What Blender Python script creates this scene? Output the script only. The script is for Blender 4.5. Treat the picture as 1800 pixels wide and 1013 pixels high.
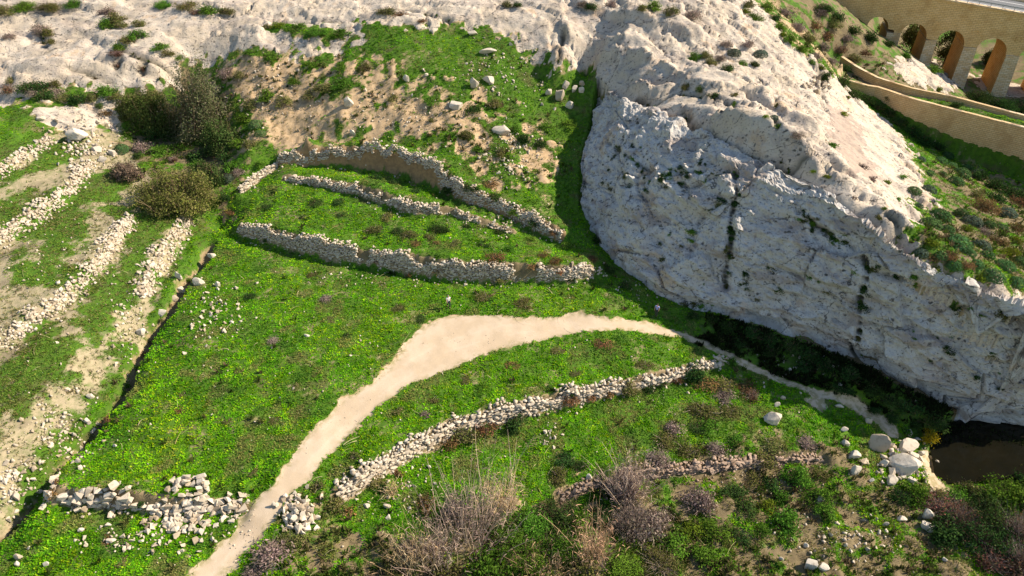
import bpy, bmesh, math, random
import numpy as np
from mathutils import Vector, Matrix, Euler
R = math.radians
random.seed(11); RNG = np.random.default_rng(11)
S = bpy.context.scene; COL = S.collection
for o in list(bpy.data.objects): bpy.data.objects.remove(o)

# ------------------------------------------------------------------ camera
PITCH, CAMH, FPX = R(36.0), 48.0, 1200.0          # downward tilt, height above the field, focal length in pixels of an 1800 px wide frame
cam_d = bpy.data.cameras.new('camera'); cam_d.sensor_width = 36.0; cam_d.lens = 36.0*FPX/1800.0
cam_d.clip_start = 0.5; cam_d.clip_end = 2000.0
cam = bpy.data.objects.new('camera', cam_d); COL.objects.link(cam)
cam.location = (0, 0, CAMH); cam.rotation_euler = (math.pi/2-PITCH, 0, 0); S.camera = cam

# ------------------------------------------------------------------ sky, sun, exposure
SUN_EL, SUN_AZ = R(38.0), R(80.0)                 # azimuth measured from +Y towards +X: low sun from the right
w = bpy.data.worlds.new('World'); S.world = w; w.use_nodes = True
nt = w.node_tree; bg = nt.nodes['Background']
sky = nt.nodes.new('ShaderNodeTexSky'); sky.sky_type = 'NISHITA'; sky.sun_disc = False
sky.sun_elevation = SUN_EL; sky.sun_rotation = SUN_AZ; sky.altitude = 80; sky.air_density = 1.3; sky.dust_density = 0.4
nt.links.new(sky.outputs[0], bg.inputs[0]); bg.inputs[1].default_value = 0.085
sd_ = bpy.data.lights.new('sun', 'SUN'); sd_.energy = 5.0; sd_.angle = R(0.53); sd_.color = (1.0, 0.86, 0.67)
sun = bpy.data.objects.new('sun', sd_); COL.objects.link(sun)
sv = Vector((math.sin(SUN_AZ)*math.cos(SUN_EL), math.cos(SUN_AZ)*math.cos(SUN_EL), math.sin(SUN_EL)))
sun.rotation_euler = sv.to_track_quat('Z', 'Y').to_euler(); sun.location = (60, 60, 90)
S.view_settings.view_transform = 'Standard'; S.view_settings.look = 'None'
S.view_settings.exposure = 0.88; S.view_settings.gamma = 1.0
S.render.engine = 'CYCLES'; S.cycles.max_bounces = 5; S.cycles.diffuse_bounces = 3; S.cycles.transparent_max_bounces = 4

# ------------------------------------------------------------------ maths helpers
CP, SP = math.cos(PITCH), math.sin(PITCH)
def ray(u, v):
    a = (u-900.0)/FPX; b = (506.5-v)/FPX
    return np.array([a, CP+b*SP, -SP+b*CP])
def unproj(u, v, z):                               # the point of height z seen at photo pixel (u, v)
    d = ray(u, v); t = (z-CAMH)/d[2]
    return np.array([d[0]*t, d[1]*t, z])
def sstep(a, b, x):
    t = np.clip((x-a)/(b-a), 0, 1); return t*t*(3-2*t)
def _h(ix, iy, iz, seed):
    n = (ix.astype(np.int64)*374761393 + iy.astype(np.int64)*668265263 + iz.astype(np.int64)*2147483647*3 + iz.astype(np.int64)*1274126177 + seed*974711) & 0xffffffff
    n = ((n ^ (n >> 13))*1274126177) & 0xffffffff
    n = ((n ^ (n >> 16))*2246822519) & 0xffffffff
    return (n ^ (n >> 15)) & 0xffffffff
def vnoise(x, y, z=0.0, seed=0):                   # smooth value noise, about -1..1
    x = np.asarray(x, float); y = np.asarray(y, float); z = np.zeros_like(x)+z
    ix, iy, iz = np.floor(x), np.floor(y), np.floor(z); fx, fy, fz = x-ix, y-iy, z-iz
    ux, uy, uz = [f*f*f*(f*(f*6-15)+10) for f in (fx, fy, fz)]
    r = 0
    for a in (0, 1):
        for b in (0, 1):
            for c in (0, 1):
                k = _h(ix+a, iy+b, iz+c, seed)/2147483648.0-1.0
                r = r + k*(ux if a else 1-ux)*(uy if b else 1-uy)*(uz if c else 1-uz)
    return r
def fbm(x, y, z=0.0, oct=4, seed=0, gain=0.5):
    s = 0; a = 1.0; f = 1.0
    for i in range(oct):
        s = s + a*vnoise(np.asarray(x)*f, np.asarray(y)*f, np.asarray(z)*f, seed+i*17); a *= gain; f *= 2.03
    return s
def worley(x, y, seed=0):                          # F1, F2 and a random number of the nearest cell
    ix, iy = np.floor(x), np.floor(y); f1 = np.full(x.shape, 9.0); f2 = f1.copy(); cid = np.zeros(x.shape)
    z0 = np.zeros_like(x)
    for a in (-1, 0, 1):
        for b in (-1, 0, 1):
            cx, cy = ix+a, iy+b
            px = cx+_h(cx, cy, z0, seed)/4294967296.0; py = cy+_h(cx, cy, z0+5, seed)/4294967296.0
            d = np.hypot(px-x, py-y); k = _h(cx, cy, z0+9, seed)/4294967296.0
            n = d < f1; f2 = np.where(n, f1, np.minimum(f2, d)); cid = np.where(n, k, cid); f1 = np.where(n, d, f1)
    return f1, f2, cid
def sdist(X, Y, P):                                # signed distance to a closed outline, positive inside
    P = np.asarray(P, float)[:, :2]
    if len(P) > 200: P = P[::7]
    X = np.asarray(X, float); Y = np.asarray(Y, float); out = np.full(X.shape, -9.0)
    (x0, y0), (x1, y1) = P.min(0)-9, P.max(0)+9; m = (X > x0) & (X < x1) & (Y > y0) & (Y < y1); X = X[m]; Y = Y[m]
    Q = np.roll(P, -1, 0); best = np.full(X.shape, 1e9); ins = np.zeros(X.shape, bool)
    for (ax, ay), (bx, by) in zip(P, Q):
        ex, ey = bx-ax, by-ay; L = ex*ex+ey*ey+1e-9
        t = np.clip(((X-ax)*ex+(Y-ay)*ey)/L, 0, 1)
        best = np.minimum(best, (X-ax-t*ex)**2+(Y-ay-t*ey)**2)
        c = ((ay > Y) != (by > Y)) & (X < (bx-ax)*(Y-ay)/((by-ay) if by != ay else 1e-9)+ax)
        ins ^= c
    d = np.sqrt(best); out[m] = np.where(ins, d, -d); return out
def ldist(X, Y, P):                                # distance to an open line
    P = np.asarray(P, float)[:, :2]; best = np.full(X.shape, 1e9)
    for (ax, ay), (bx, by) in zip(P[:-1], P[1:]):
        ex, ey = bx-ax, by-ay; L = ex*ex+ey*ey+1e-9
        t = np.clip(((X-ax)*ex+(Y-ay)*ey)/L, 0, 1)
        best = np.minimum(best, (X-ax-t*ex)**2+(Y-ay-t*ey)**2)
    return np.sqrt(best)
def resample(P, step):
    P = np.asarray(P, float); seg = np.hypot(*(P[1:, :2]-P[:-1, :2]).T); s = np.r_[0, np.cumsum(seg)]
    n = max(2, int(s[-1]/step)+1); q = np.linspace(0, s[-1], n)
    return np.stack([np.interp(q, s, P[:, k]) for k in range(P.shape[1])], 1), q

# ------------------------------------------------------------------ object helpers
def tag(o, label=None, cat=None, group=None, kind=None):
    if label: o['label'] = label
    if cat: o['category'] = cat
    if group: o['group'] = group
    if kind: o['kind'] = kind
    return o
def OB(name, me, parent=None, loc=(0, 0, 0), rot=(0, 0, 0), scale=(1, 1, 1)):
    o = bpy.data.objects.new(name, me); COL.objects.link(o); o.parent = parent
    o.location = loc; o.rotation_euler = rot; o.scale = scale if hasattr(scale, '__len__') else (scale,)*3
    return o
def mesh_np(name, V, F, mat=None, smooth=False, attrs=None):
    V = np.ascontiguousarray(V, np.float32); F = np.ascontiguousarray(F, np.int32); k = F.shape[1]
    me = bpy.data.meshes.new(name); me.vertices.add(len(V)); me.vertices.foreach_set('co', V.ravel())
    me.loops.add(F.size); me.loops.foreach_set('vertex_index', F.ravel())
    me.polygons.add(len(F)); me.polygons.foreach_set('loop_start', np.arange(0, F.size, k, dtype=np.int32))
    me.polygons.foreach_set('loop_total', np.full(len(F), k, np.int32))
    if smooth: me.polygons.foreach_set('use_smooth', np.ones(len(F), bool))
    for n, a in (attrs or {}).items():
        a = np.ascontiguousarray(a, np.float32)
        if a.ndim == 1: me.attributes.new(n, 'FLOAT', 'POINT').data.foreach_set('value', a)
        else: me.attributes.new(n, 'FLOAT_COLOR', 'POINT').data.foreach_set('color', np.c_[a, np.ones(len(a), np.float32)].astype(np.float32).ravel())
    me.update(calc_edges=True)
    if mat: me.materials.append(mat)
    return me

# ------------------------------------------------------------------ material helpers
class NT:
    def __init__(s, name, rough=0.9):
        s.m = bpy.data.materials.new(name); s.m.use_nodes = True; s.t = s.m.node_tree
        s.b = s.t.nodes['Principled BSDF']; s.b.inputs['Roughness'].default_value = rough
        s.b.inputs['Specular IOR Level'].default_value = 0.2
    def n(s, typ, **k):
        x = s.t.nodes.new('ShaderNode'+typ)
        for a, b in k.items(): setattr(x, a, b)
        return x
    def put(s, sock, v):
        if hasattr(v, 'is_output'): s.t.links.new(v, sock)
        elif v is not None:
            try: sock.default_value = v
            except Exception: sock.default_value = (*v, 1.0)
    def attr(s, name, col=False):
        a = s.n('Attribute', attribute_name=name); return a.outputs['Color' if col else 'Fac']
    def pos(s, obj=False):
        return s.n('TexCoord').outputs['Object'] if obj else s.n('NewGeometry').outputs['Position']
    def noise(s, vec, scale, detail=4, rough=0.55, dist=0.0):
        x = s.n('TexNoise'); s.put(x.inputs['Vector'], vec); s.put(x.inputs['Scale'], scale)
        s.put(x.inputs['Detail'], detail); s.put(x.inputs['Roughness'], rough); s.put(x.inputs['Distortion'], dist); return x.outputs['Fac']
    def vor(s, vec, scale, feature='F1', out='Distance'):
        x = s.n('TexVoronoi', feature=feature); s.put(x.inputs['Vector'], vec); s.put(x.inputs['Scale'], scale); return x.outputs[out]
    def scalev(s, vec, sc, rot=(0, 0, 0)):
        x = s.n('Mapping'); s.put(x.inputs['Vector'], vec); x.inputs['Scale'].default_value = sc; x.inputs['Rotation'].default_value = rot; return x.outputs[0]
    def ramp(s, f, lo, hi, a=0.0, b=1.0):
        x = s.n('MapRange', interpolation_type='SMOOTHSTEP'); s.put(x.inputs[0], f); x.inputs[1].default_value = lo; x.inputs[2].default_value = hi
        x.inputs[3].default_value = a; x.inputs[4].default_value = b; return x.outputs[0]
    def math(s, op, a, b=0.0, clamp=False):
        x = s.n('Math', operation=op, use_clamp=clamp); s.put(x.inputs[0], a); s.put(x.inputs[1], b); return x.outputs[0]
    def mix(s, f, a, b, typ='MIX'):
        x = s.n('Mix', data_type='RGBA', blend_type=typ); s.put(x.inputs[0], f); s.put(x.inputs[6], a); s.put(x.inputs[7], b); return x.outputs[2]
    def bump(s, h, strength=0.5, dist=0.1, prev=None):
        x = s.n('Bump'); s.put(x.inputs['Height'], h); x.inputs['Strength'].default_value = strength; x.inputs['Distance'].default_value = dist
        if prev is not None: s.put(x.inputs['Normal'], prev)
        return x.outputs[0]
    def done(s, col, normal=None, rough=None):
        s.put(s.b.inputs['Base Color'], col)
        if normal is not None: s.put(s.b.inputs['Normal'], normal)
        if rough is not None: s.put(s.b.inputs['Roughness'], rough)
        return s.m

def rock_colour(k, p, tone):
    big = k.noise(p, 0.20, 4, 0.62); mid = k.noise(p, 1.15, 5, 0.68, .4); fine = k.noise(p, 4.2, 3, 0.72)
    c = k.mix(k.ramp(big, .36, .62), (*tone[0], 1), (*tone[1], 1))
    c = k.mix(k.math('MULTIPLY', k.ramp(big, .56, .68), .6), c, (.45, .30, .17, 1))
    q = k.scalev(p, (.75, 1.5, 1.1), (0, 0, R(45))); w_ = k.n('VectorMath', operation='ADD'); nz = k.n('TexNoise'); k.put(nz.inputs['Vector'], p); nz.inputs['Scale'].default_value = 1.7; nz.inputs['Detail'].default_value = 3
    sc = k.n('VectorMath', operation='SCALE'); k.put(sc.inputs[0], nz.outputs['Color']); sc.inputs['Scale'].default_value = .75; k.put(w_.inputs[0], q); k.put(w_.inputs[1], sc.outputs[0]); qd = w_.outputs[0]
    band = k.noise(k.scalev(p, (.10, .35, .5), (0, 0, R(45))), 1.0, 4, .65)
    c = k.mix(k.math('MULTIPLY', k.ramp(band, .49, .63), tone[2]), c, (.30, .245, .22, 1))
    c = k.mix(k.math('MULTIPLY', k.ramp(mid, .52, .62), .45), c, (.31, .28, .27, 1))
    m2 = k.ramp(k.math('ADD', k.math('MULTIPLY', mid, .5), k.math('MULTIPLY', band, .5)), .43, .55)
    pit = k.math('MULTIPLY', k.ramp(k.vor(qd, .95), .14, .25, 1, 0), m2)
    pit2 = k.math('MULTIPLY', k.ramp(k.vor(qd, 2.3), .16, .30, 1, 0), k.ramp(mid, .40, .52))
    crk = k.math('MULTIPLY', k.ramp(k.vor(qd, .17, 'DISTANCE_TO_EDGE'), .003, .013, 1, 0), k.ramp(mid, .44, .52))
    dk = k.math('MAXIMUM', k.math('MAXIMUM', k.math('MULTIPLY', pit, .9), k.math('MULTIPLY', pit2, .75)), k.math('MULTIPLY', crk, .8))
    c = k.mix(dk, c, (.055, .052, .045, 1))
    c = k.mix(k.math('MULTIPLY', k.ramp(fine, .56, .65), .5), c, (.19, .175, .17, 1))
    hgt = k.math('ADD', k.math('MULTIPLY', mid, .7), k.math('MULTIPLY', fine, .55))
    return c, hgt
# ------------------------------------------------------------------ the lie of the land: spot heights (photo pixel, height in m)
CTRL = """
350 480 .4;500 480 .6;700 500 .55;900 530 .45;1050 528 .4;330 600 0;500 600 .2;700 620 .15;290 700 -.35;450 720 -.2;560 760 -.3
170 830 -.8;300 815 -.8;430 850 -.8;400 780 -.5;620 560 .3;100 960 -2.6;250 960 -2.5;330 1000 -2.4;-60 1020 -3.4;200 1060 -3
440 900 -1.5;480 850 -.95;600 740 -.45;700 655 -.15;800 600 0;900 590 0;1000 572 -.1;1100 568 -.4;1200 588 -1.2;1300 632 -2.1;1400 680 -3.1;1500 710 -4;1570 755 -4.9
370 1000 -2.5;520 900 -1.6;560 830 -1.0;650 790 -.7;720 720 -.5;850 690 -.45;1000 635 -.35;1150 612 -.7;1080 600 -.3;1230 615 -1.4
390 405 -.4;345 470 -.8;270 590 -1.7;220 680 -2.1;150 780 -2.6;85 862 -3.2;30 922 -3.8;-40 990 -4.4
300 570 -.15;255 650 -.4;212 720 -.6;140 818 -.85;98 866 -1.0
238 585 -1.1;190 665 -1.4;120 765 -1.9;50 850 -2.4;-20 920 -2.8
190 560 1.2;120 640 .7;50 720 .2;0 800 -.4;-60 860 -.6;275 400 2.6;235 480 1.9;330 450 -.2;60 790 -.9
170 420 4.0;90 510 3.3;0 570 2.6;-80 620 2;215 350 3.6;90 330 6.6;30 380 6;-60 420 5.4;140 360 4.8;40 450 4.3;190 300 5.0
20 235 9.3;-80 260 9;60 215 9.6;150 240 7.6;200 215 7.6;100 190 10.2;200 190 9.2;-60 190 10.6;20 160 11;240 180 9.5;130 270 6.7
150 140 12.6;30 138 12.8;250 152 11.6;290 142 11.8;200 115 14;120 90 15.2;40 60 16.2;-80 80 16;200 70 16.0;100 15 18.6;-80 0 19;280 90 15.2;330 60 16.8;400 40 17.8;300 20 18.6
480 88 15.3;540 96 15.1;600 86 15.6;450 60 17;560 62 17.2;650 45 18.4;560 25 18.8;700 20 19.5;420 5 19.4;250 -30 20.5;560 -30 21;0 -50 21.5
330 250 5;300 220 6;340 200 7.2;330 160 9.6;360 120 12.4;260 200 8;310 330 4.0;260 290 5.2;360 350 2.6;400 370 1.6;420 340 3.4;400 300 4.2;390 250 5.6
440 270 6.2;460 220 8.8;410 190 9.4;400 150 11.2;500 150 12;430 110 13.9;480 115 14;600 200 10.3;540 240 8.6;600 130 14;700 210 9.9;800 215 9.8;760 140 13.6;680 160 12.4;700 90 16.3;620 100 15.4;800 60 17.4;850 65 17.3;870 110 15.0
950 210 9.2;950 140 12.6;900 270 7.3;1000 250 7.1;1000 180 10.3;960 330 5.0;1010 330 4.2;1000 400 2.6;1030 140 12.0;1050 200 9.5;1030 250 7.2;1015 300 5.4;1010 350 3.8;850 250 8.2;900 180 11
700 40 18.6;800 35 19;900 45 18.6;900 10 20;980 90 16.6;1000 50 18.6;1050 115 14.6;1100 50 19.2;1200 10 21;1200 100 17;1120 140 14.8;1000 -30 22;1200 -40 23;1300 20 19.6;1300 100 16.6;760 -30 21.5
1060 165 12.2;1160 190 14.4;1250 232 15.1;1330 262 15.1;1420 292 14.4;1480 345 13.1;1550 412 11.8;1610 458 11.4;1700 497 9.7;1800 532 8.7;1900 570 8.1
1180 160 15.2;1260 180 15.9;1350 180 15.4;1360 230 15.4;1430 240 14.6;1450 200 11.8;1500 270 11.2;1540 330 10.4;1600 400 9.2;1500 200 8.4;1400 120 14.4;1370 60 17
1420 60 14.6;1480 110 9.8;1480 30 12.6;1540 120 6.8;1430 10 15;1380 -30 18;1540 240 7.8;1600 250 3.6;1570 300 7.2;1640 330 3.6;1620 400 7.2;1660 290 1.2
1720 290 -1.2;1800 330 -2.6;1900 370 -3;1700 330 1.2;1720 400 4.2;1800 420 2.4;1770 470 6;1900 470 2;1690 440 7.4;1850 520 7
1560 75 6;1600 100 3.6;1640 120 .5;1680 150 -3.5;1740 170 -5;1790 175 -5;1900 210 -6;1600 130 4.4;1660 150 .0;1560 100 6.4
1280 420 6.4;1280 490 2.6;1180 420 5.2;1180 330 7.8;1100 330 5.8;1100 250 9.0;1130 450 2.8;1080 400 3.0;1060 300 6.2;1400 450 6.6;1400 530 2.2;1500 520 5.2;1560 560 4.8;1520 596 2.4;1680 610 4;1800 640 3.4;1670 655 1.6;1420 380 10.6;1250 330 9.8;1330 350 10.5;1600 540 6.6;1800 580 6.2
1020 390 1.8;1050 440 1.2;1090 480 .5;1150 525 -.2;1200 545 -.8;1290 563 -1.1;1380 592 -1.6;1450 618 -2.0;1510 640 -2.4;1580 680 -3.2;1650 712 -4.6;1720 745 -6.6;1800 758 -7.0;1900 772 -7.2;1450 665 -2.9;1540 705 -3.7;1620 745 -5.2;1660 770 -6.6;1330 600 -1.6
1300 700 -3.3;1340 650 -2.6;1420 720 -3.6;1500 750 -4.5;1580 800 -5.3;1640 830 -6.5;1690 820 -7.6;1760 830 -8;1850 830 -8;1630 780 -6.2;1500 880 -5.1;1400 960 -5;1660 880 -6.3;1780 880 -6.2;1900 880 -6.3;1600 950 -6.2;1700 960 -6.5;1800 1000 -6.6;1920 950 -6.6
1200 960 -4.4;1000 980 -4;850 950 -3.6;650 950 -3.1;500 1000 -2.8;1100 1040 -4.6;1300 1060 -5;1600 1060 -6;800 1060 -4;600 1060 -3.4;950 900 -3.4;1300 900 -4.5;1150 880 -4.2
700 870 -2.8;850 800 -2.6;950 780 -2.7;1100 740 -2.9;1250 720 -3.2;1200 790 -3.3;1400 770 -4
"""
FARXY = [(-170, 60, 12), (-170, 130, 20), (-120, 15, -4), (0, 5, -6), (120, 20, -9), (170, 60, -6), (-150, 230, 30), (-50, 235, 34), (40, 230, 32), (60, 180, 24), (80, 215, 20), (120, 235, 14), (190, 230, 12),
         (125, 165, -2), (140, 200, 8), (98.3, 158.7, -3), (92, 161.7, -1), (106.4, 154.8, -4), (104, 170.4, -1), (95.9, 174.3, 2), (113.6, 151.3, -5), (84, 166, 3),  (170, 150, -2), (170, 110, -7), (140, 120, -7), (125, 95, -5), (110, 140, -5.5), (-60, 25, -6), (60, 22, -8), (110, 60, -2)]
PT = [unproj(*[float(t) for t in q.split()]) for l in CTRL.strip().split('\n') for q in l.split(';')] + [np.array(p, float) for p in FARXY]

# dry stone terrace walls: foot line (pixel u, v, ground height at the foot, wall height); side +1: higher ground to the left of the line's direction
def foot(*q): return np.array([np.r_[unproj(a[0], a[1], a[2]), a[3]] for a in q])
WALLS = {
 'A': (foot((420, 412, .75, 1.3), (470, 428, .7, 2.1), (540, 447, .65, 2.3), (610, 462, .6, 2.1), (640, 466, .6, 1.9), (720, 482, .5, 2.3), (800, 493, .5, 2.4), (880, 496, .45, 2.3), (945, 497, .4, 2.2), (1000, 497, .4, 1.9), (1040, 490, .4, 1.7)), 1),
 'B': (foot((500, 318, 3.9, .6), (560, 328, 3.8, .9), (620, 340, 3.7, 1.2), (680, 362, 3.4, 1.5), (730, 380, 3.2, 1.4), (790, 378, 3.2, .9), (860, 400, 2.8, .8), (900, 412, 2.6, .5)), 1),
 'C': (foot((492, 292, 4.6, 1.4), (540, 290, 4.7, 2.2), (620, 292, 4.7, 2.9), (700, 304, 4.5, 3.2), (760, 328, 4.1, 3.1), (820, 358, 3.6, 2.4), (880, 378, 3.0, 1.9), (940, 405, 2.3, 1.7), (985, 428, 1.7, 1.5)), 1),
 'D': (foot((600, 882, -2.7, 1.4), (640, 862, -2.7, 1.7), (700, 822, -2.6, 1.8), (770, 784, -2.5, 1.7), (800, 768, -2.5, 1.8), (870, 748, -2.5, 1.9), (945, 728, -2.5, 1.9), (1010, 712, -2.5, 1.6), (1090, 694, -2.6, 1.4), (1170, 674, -2.6, 1.2), (1230, 655, -2.5, 1.0), (1280, 640, -2.4, .7)), 1),
 'E': (foot((85, 882, -2.3, 1.0), (140, 890, -2.3, 1.5), (200, 893, -2.3, 1.5), (260, 900, -2.3, 1.5), (320, 905, -2.2, 1.3), (380, 900, -2.1, .8), (435, 900, -2.0, .5)), 1),
 'F': (foot((985, 880, -4.0, .6), (1050, 858, -4.0, .8), (1120, 842, -4.1, .8), (1200, 834, -4.2, .8), (1290, 824, -4.3, .9), (1370, 815, -4.4, .8), (1445, 812, -4.5, .5)), 1),
 'G': (foot((255, 528, .1, .8), (275, 498, .3, 1.5), (295, 462, .5, 1.7), (315, 428, .8, 1.7), (338, 396, 1.1, 1.4)), 1),
 'H': (foot((-30, 640, .9, 1.0), (30, 600, 1.2, 1.3), (70, 572, 1.5, 1.4), (120, 535, 1.8, 1.4), (160, 498, 2.1, 1.3), (200, 446, 2.6, 1.2), (238, 388, 3.1, .9)), 1),
 'I': (foot((-40, 462, 4.0, 1.2), (10, 428, 4.2, 1.3), (70, 390, 4.5, 1.3), (110, 362, 4.7, 1.2), (145, 320, 5.1, 1.0), (168, 288, 5.5, .8)), 1),
 'J': (foot((-40, 335, 6.6, 1.1), (20, 300, 6.9, 1.1), (60, 272, 7.1, 1.0), (98, 248, 7.3, .8)), 1),
 'K': (foot((425, 342, 2.9, 1.1), (455, 318, 3.4, 1.3), (490, 296, 4.2, 1.2)), 0),
}
for k_, (W, side) in WALLS.items():
    Q, _ = resample(W, 1.3); T = np.gradient(Q[:, :2], axis=0); T /= np.linalg.norm(T, axis=1)[:, None]
    NB = np.stack([-T[:, 1], T[:, 0]], 1)          # to the left of the direction: the high side
    for q, nb in zip(Q, NB):
        hh = q[3]*.92
        if side == 0:
            PT.append(np.array([q[0], q[1], q[2]])); PT.append(np.array([q[0]+nb[0]*1.2, q[1]+nb[1]*1.2, q[2]+.25])); continue
        PT.append(np.array([q[0], q[1], q[2]])); PT.append(np.array([q[0]-nb[0]*1.5, q[1]-nb[1]*1.5, q[2]-.1]))
        PT.append(np.array([q[0]+nb[0]*.45, q[1]+nb[1]*.45, q[2]+hh])); PT.append(np.array([q[0]+nb[0]*2.2, q[1]+nb[1]*2.2, q[2]+hh+.1]))
# the two curved masonry walls by the bridge (top line, height of the top, height of the face)
MW1 = np.array([unproj(*a) for a in ((1478, 136, 6.6), (1490, 141, 6.5), (1521, 150, 6.3), (1543, 153, 6.3), (1602, 173, 6.0), (1691, 196, 5.7), (1800, 224, 5.3), (1930, 262, 4.9))])
MW2 = np.array([unproj(*a) for a in ((1478, 99, 7.4), (1490, 107, 7.2), (1510, 120, 6.9), (1543, 137, 6.5), (1602, 155, 6.2), (1680, 171, 6.0), (1800, 203, 5.6), (1930, 238, 5.2))])
Q1, _ = resample(MW1, 2.0); T1 = np.gradient(Q1[:, :2], axis=0); T1 /= np.linalg.norm(T1, axis=1)[:, None]; N1 = np.stack([-T1[:, 1], T1[:, 0]], 1)
n1 = len(Q1)
for i, (q, nb) in enumerate(zip(Q1, N1)):
    g = np.interp(i/(n1-1), [0, .12, .3, .55, .8, 1], [5.6, 4.6, 1.6, -1.4, -2.3, -2.8])
    PT.append(np.array([q[0]-nb[0]*.3, q[1]-nb[1]*.3, g])); PT.append(np.array([q[0]-nb[0]*2, q[1]-nb[1]*2, g]))
    PT.append(np.array([q[0]+nb[0]*.5, q[1]+nb[1]*.5, q[2]-1.0])); PT.append(np.array([q[0]+nb[0]*2, q[1]+nb[1]*2, q[2]-1.0]))
Q2, _ = resample(MW2, 2.0); T2 = np.gradient(Q2[:, :2], axis=0); T2 /= np.linalg.norm(T2, axis=1)[:, None]; N2 = np.stack([-T2[:, 1], T2[:, 0]], 1)
for i, (q, nb) in enumerate(zip(Q2, N2)):
    PT.append(np.array([q[0]-nb[0]*.2, q[1]-nb[1]*.2, q[2]-1.3])); PT.append(np.array([q[0]+nb[0]*.6, q[1]+nb[1]*.6, q[2]-np.interp(i/(len(Q2)-1), [0, .3, .6, 1], [1.2, 1.6, 5, 8])]))
PT = np.array(PT)
# thin out coincident points, then a linear radial-basis surface through all of them
keep = []
for i, p in enumerate(PT):
    if all((PT[j][0]-p[0])**2+(PT[j][1]-p[1])**2 > .06 for j in keep[-400:]): keep.append(i)
PT = PT[keep]; NP_ = len(PT)
D = np.hypot(PT[:, None, 0]-PT[None, :, 0], PT[:, None, 1]-PT[None, :, 1])
A_ = np.zeros((NP_+3, NP_+3)); A_[:NP_, :NP_] = D-np.eye(NP_)*.008; A_[:NP_, NP_] = 1; A_[:NP_, NP_+1:] = PT[:, :2]; A_[NP_, :NP_] = 1; A_[NP_+1:, :NP_] = PT[:, :2].T
WT = np.linalg.solve(A_, np.r_[PT[:, 2], 0, 0, 0])
def base_h(x, y):
    x = np.asarray(x, float).ravel(); y = np.asarray(y, float).ravel(); out = np.empty(len(x))
    px, py, ww = PT[:, 0].astype(np.float32), PT[:, 1].astype(np.float32), WT[:NP_].astype(np.float32)
    for i in range(0, len(x), 8000):
        X = x[i:i+8000, None].astype(np.float32)-px; Y = y[i:i+8000, None].astype(np.float32)-py
        out[i:i+8000] = np.sqrt(X*X+Y*Y) @ ww
    return out+WT[NP_]+WT[NP_+1]*x+WT[NP_+2]*y
# ------------------------------------------------------------------ terrain grid (finer where the valley floor lies)
def axis(*runs):
    a = []
    for lo, hi, st in runs: a += list(np.arange(lo, hi-1e-6, st))
    return np.array(a+[runs[-1][1]])
GX = axis((-175, -90, 2.0), (-90, -50, .5), (-50, 58, .27), (58, 110, .42), (110, 195, 2.0))
GY = axis((6, 28, .8), (28, 100, .27), (100, 135, .36), (135, 165, .8), (165, 240, 2.5))
NX, NY = len(GX), len(GY); XX, YY = np.meshgrid(GX, GY); Z0 = base_h(XX, YY).reshape(NY, NX)
def samp(G, x, y):
    x = np.asarray(x, float); y = np.asarray(y, float)
    i = np.clip(np.searchsorted(GX, x)-1, 0, NX-2); j = np.clip(np.searchsorted(GY, y)-1, 0, NY-2)
    a = np.clip((x-GX[i])/(GX[i+1]-GX[i]), 0, 1); b = np.clip((y-GY[j])/(GY[j+1]-GY[j]), 0, 1)
    return (G[j, i]*(1-a)+G[j, i+1]*a)*(1-b)+(G[j+1, i]*(1-a)+G[j+1, i+1]*a)*b
TS = np.arange(25, 260, .2)
def hit(u, v, G=None):                             # where the line of sight of a photo pixel meets the ground
    d = ray(u, v); P = np.array([0, 0, CAMH])+TS[:, None]*d
    below = P[:, 2] < samp(Z0 if G is None else G, P[:, 0], P[:, 1])
    i = int(np.argmax(below)) if below.any() else len(TS)-1
    lo, hi = TS[max(i-1, 0)], TS[i]
    for _ in range(12):
        m = (lo+hi)/2; p = np.array([0, 0, CAMH])+m*d
        if p[2] < samp(Z0 if G is None else G, p[0], p[1]): hi = m
        else: lo = m
    p = np.array([0, 0, CAMH])+hi*d
    return p
def poly(*q): return np.array([hit(a, b)[:2] for a, b in q])
# ------------------------------------------------------------------ what covers the ground where (outlines in world metres)
P_PATH = poly((290, 1060), (330, 1013), (400, 950), (440, 893), (480, 848), (540, 768), (600, 702), (650, 672), (700, 630), (712, 605), (730, 586), (745, 572), (780, 557), (830, 551), (885, 555), (925, 559), (1016, 552), (1063, 558), (1096, 561), (1137, 565), (1200, 583), (1250, 603), (1245, 608), (1200, 594), (1170, 588), (1086, 577), (1002, 588), (950, 598), (902, 606), (815, 637), (717, 680), (670, 715), (620, 762), (570, 812), (520, 866), (470, 932), (420, 986), (395, 1013), (350, 1060))
L_FOOT = poly((1235, 603), (1270, 618), (1310, 640), (1370, 668), (1435, 692), (1502, 712), (1542, 735), (1572, 762))
P_SAND = [poly((1415, 700), (1440, 695), (1448, 716), (1425, 722)), poly((1510, 716), (1545, 728), (1590, 762), (1570, 770), (1545, 752)), poly((1605, 785), (1640, 795), (1655, 850), (1648, 872), (1635, 845), (1622, 805)),
          poly((1640, 870), (1680, 860), (1670, 880), (1640, 890))]
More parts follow.
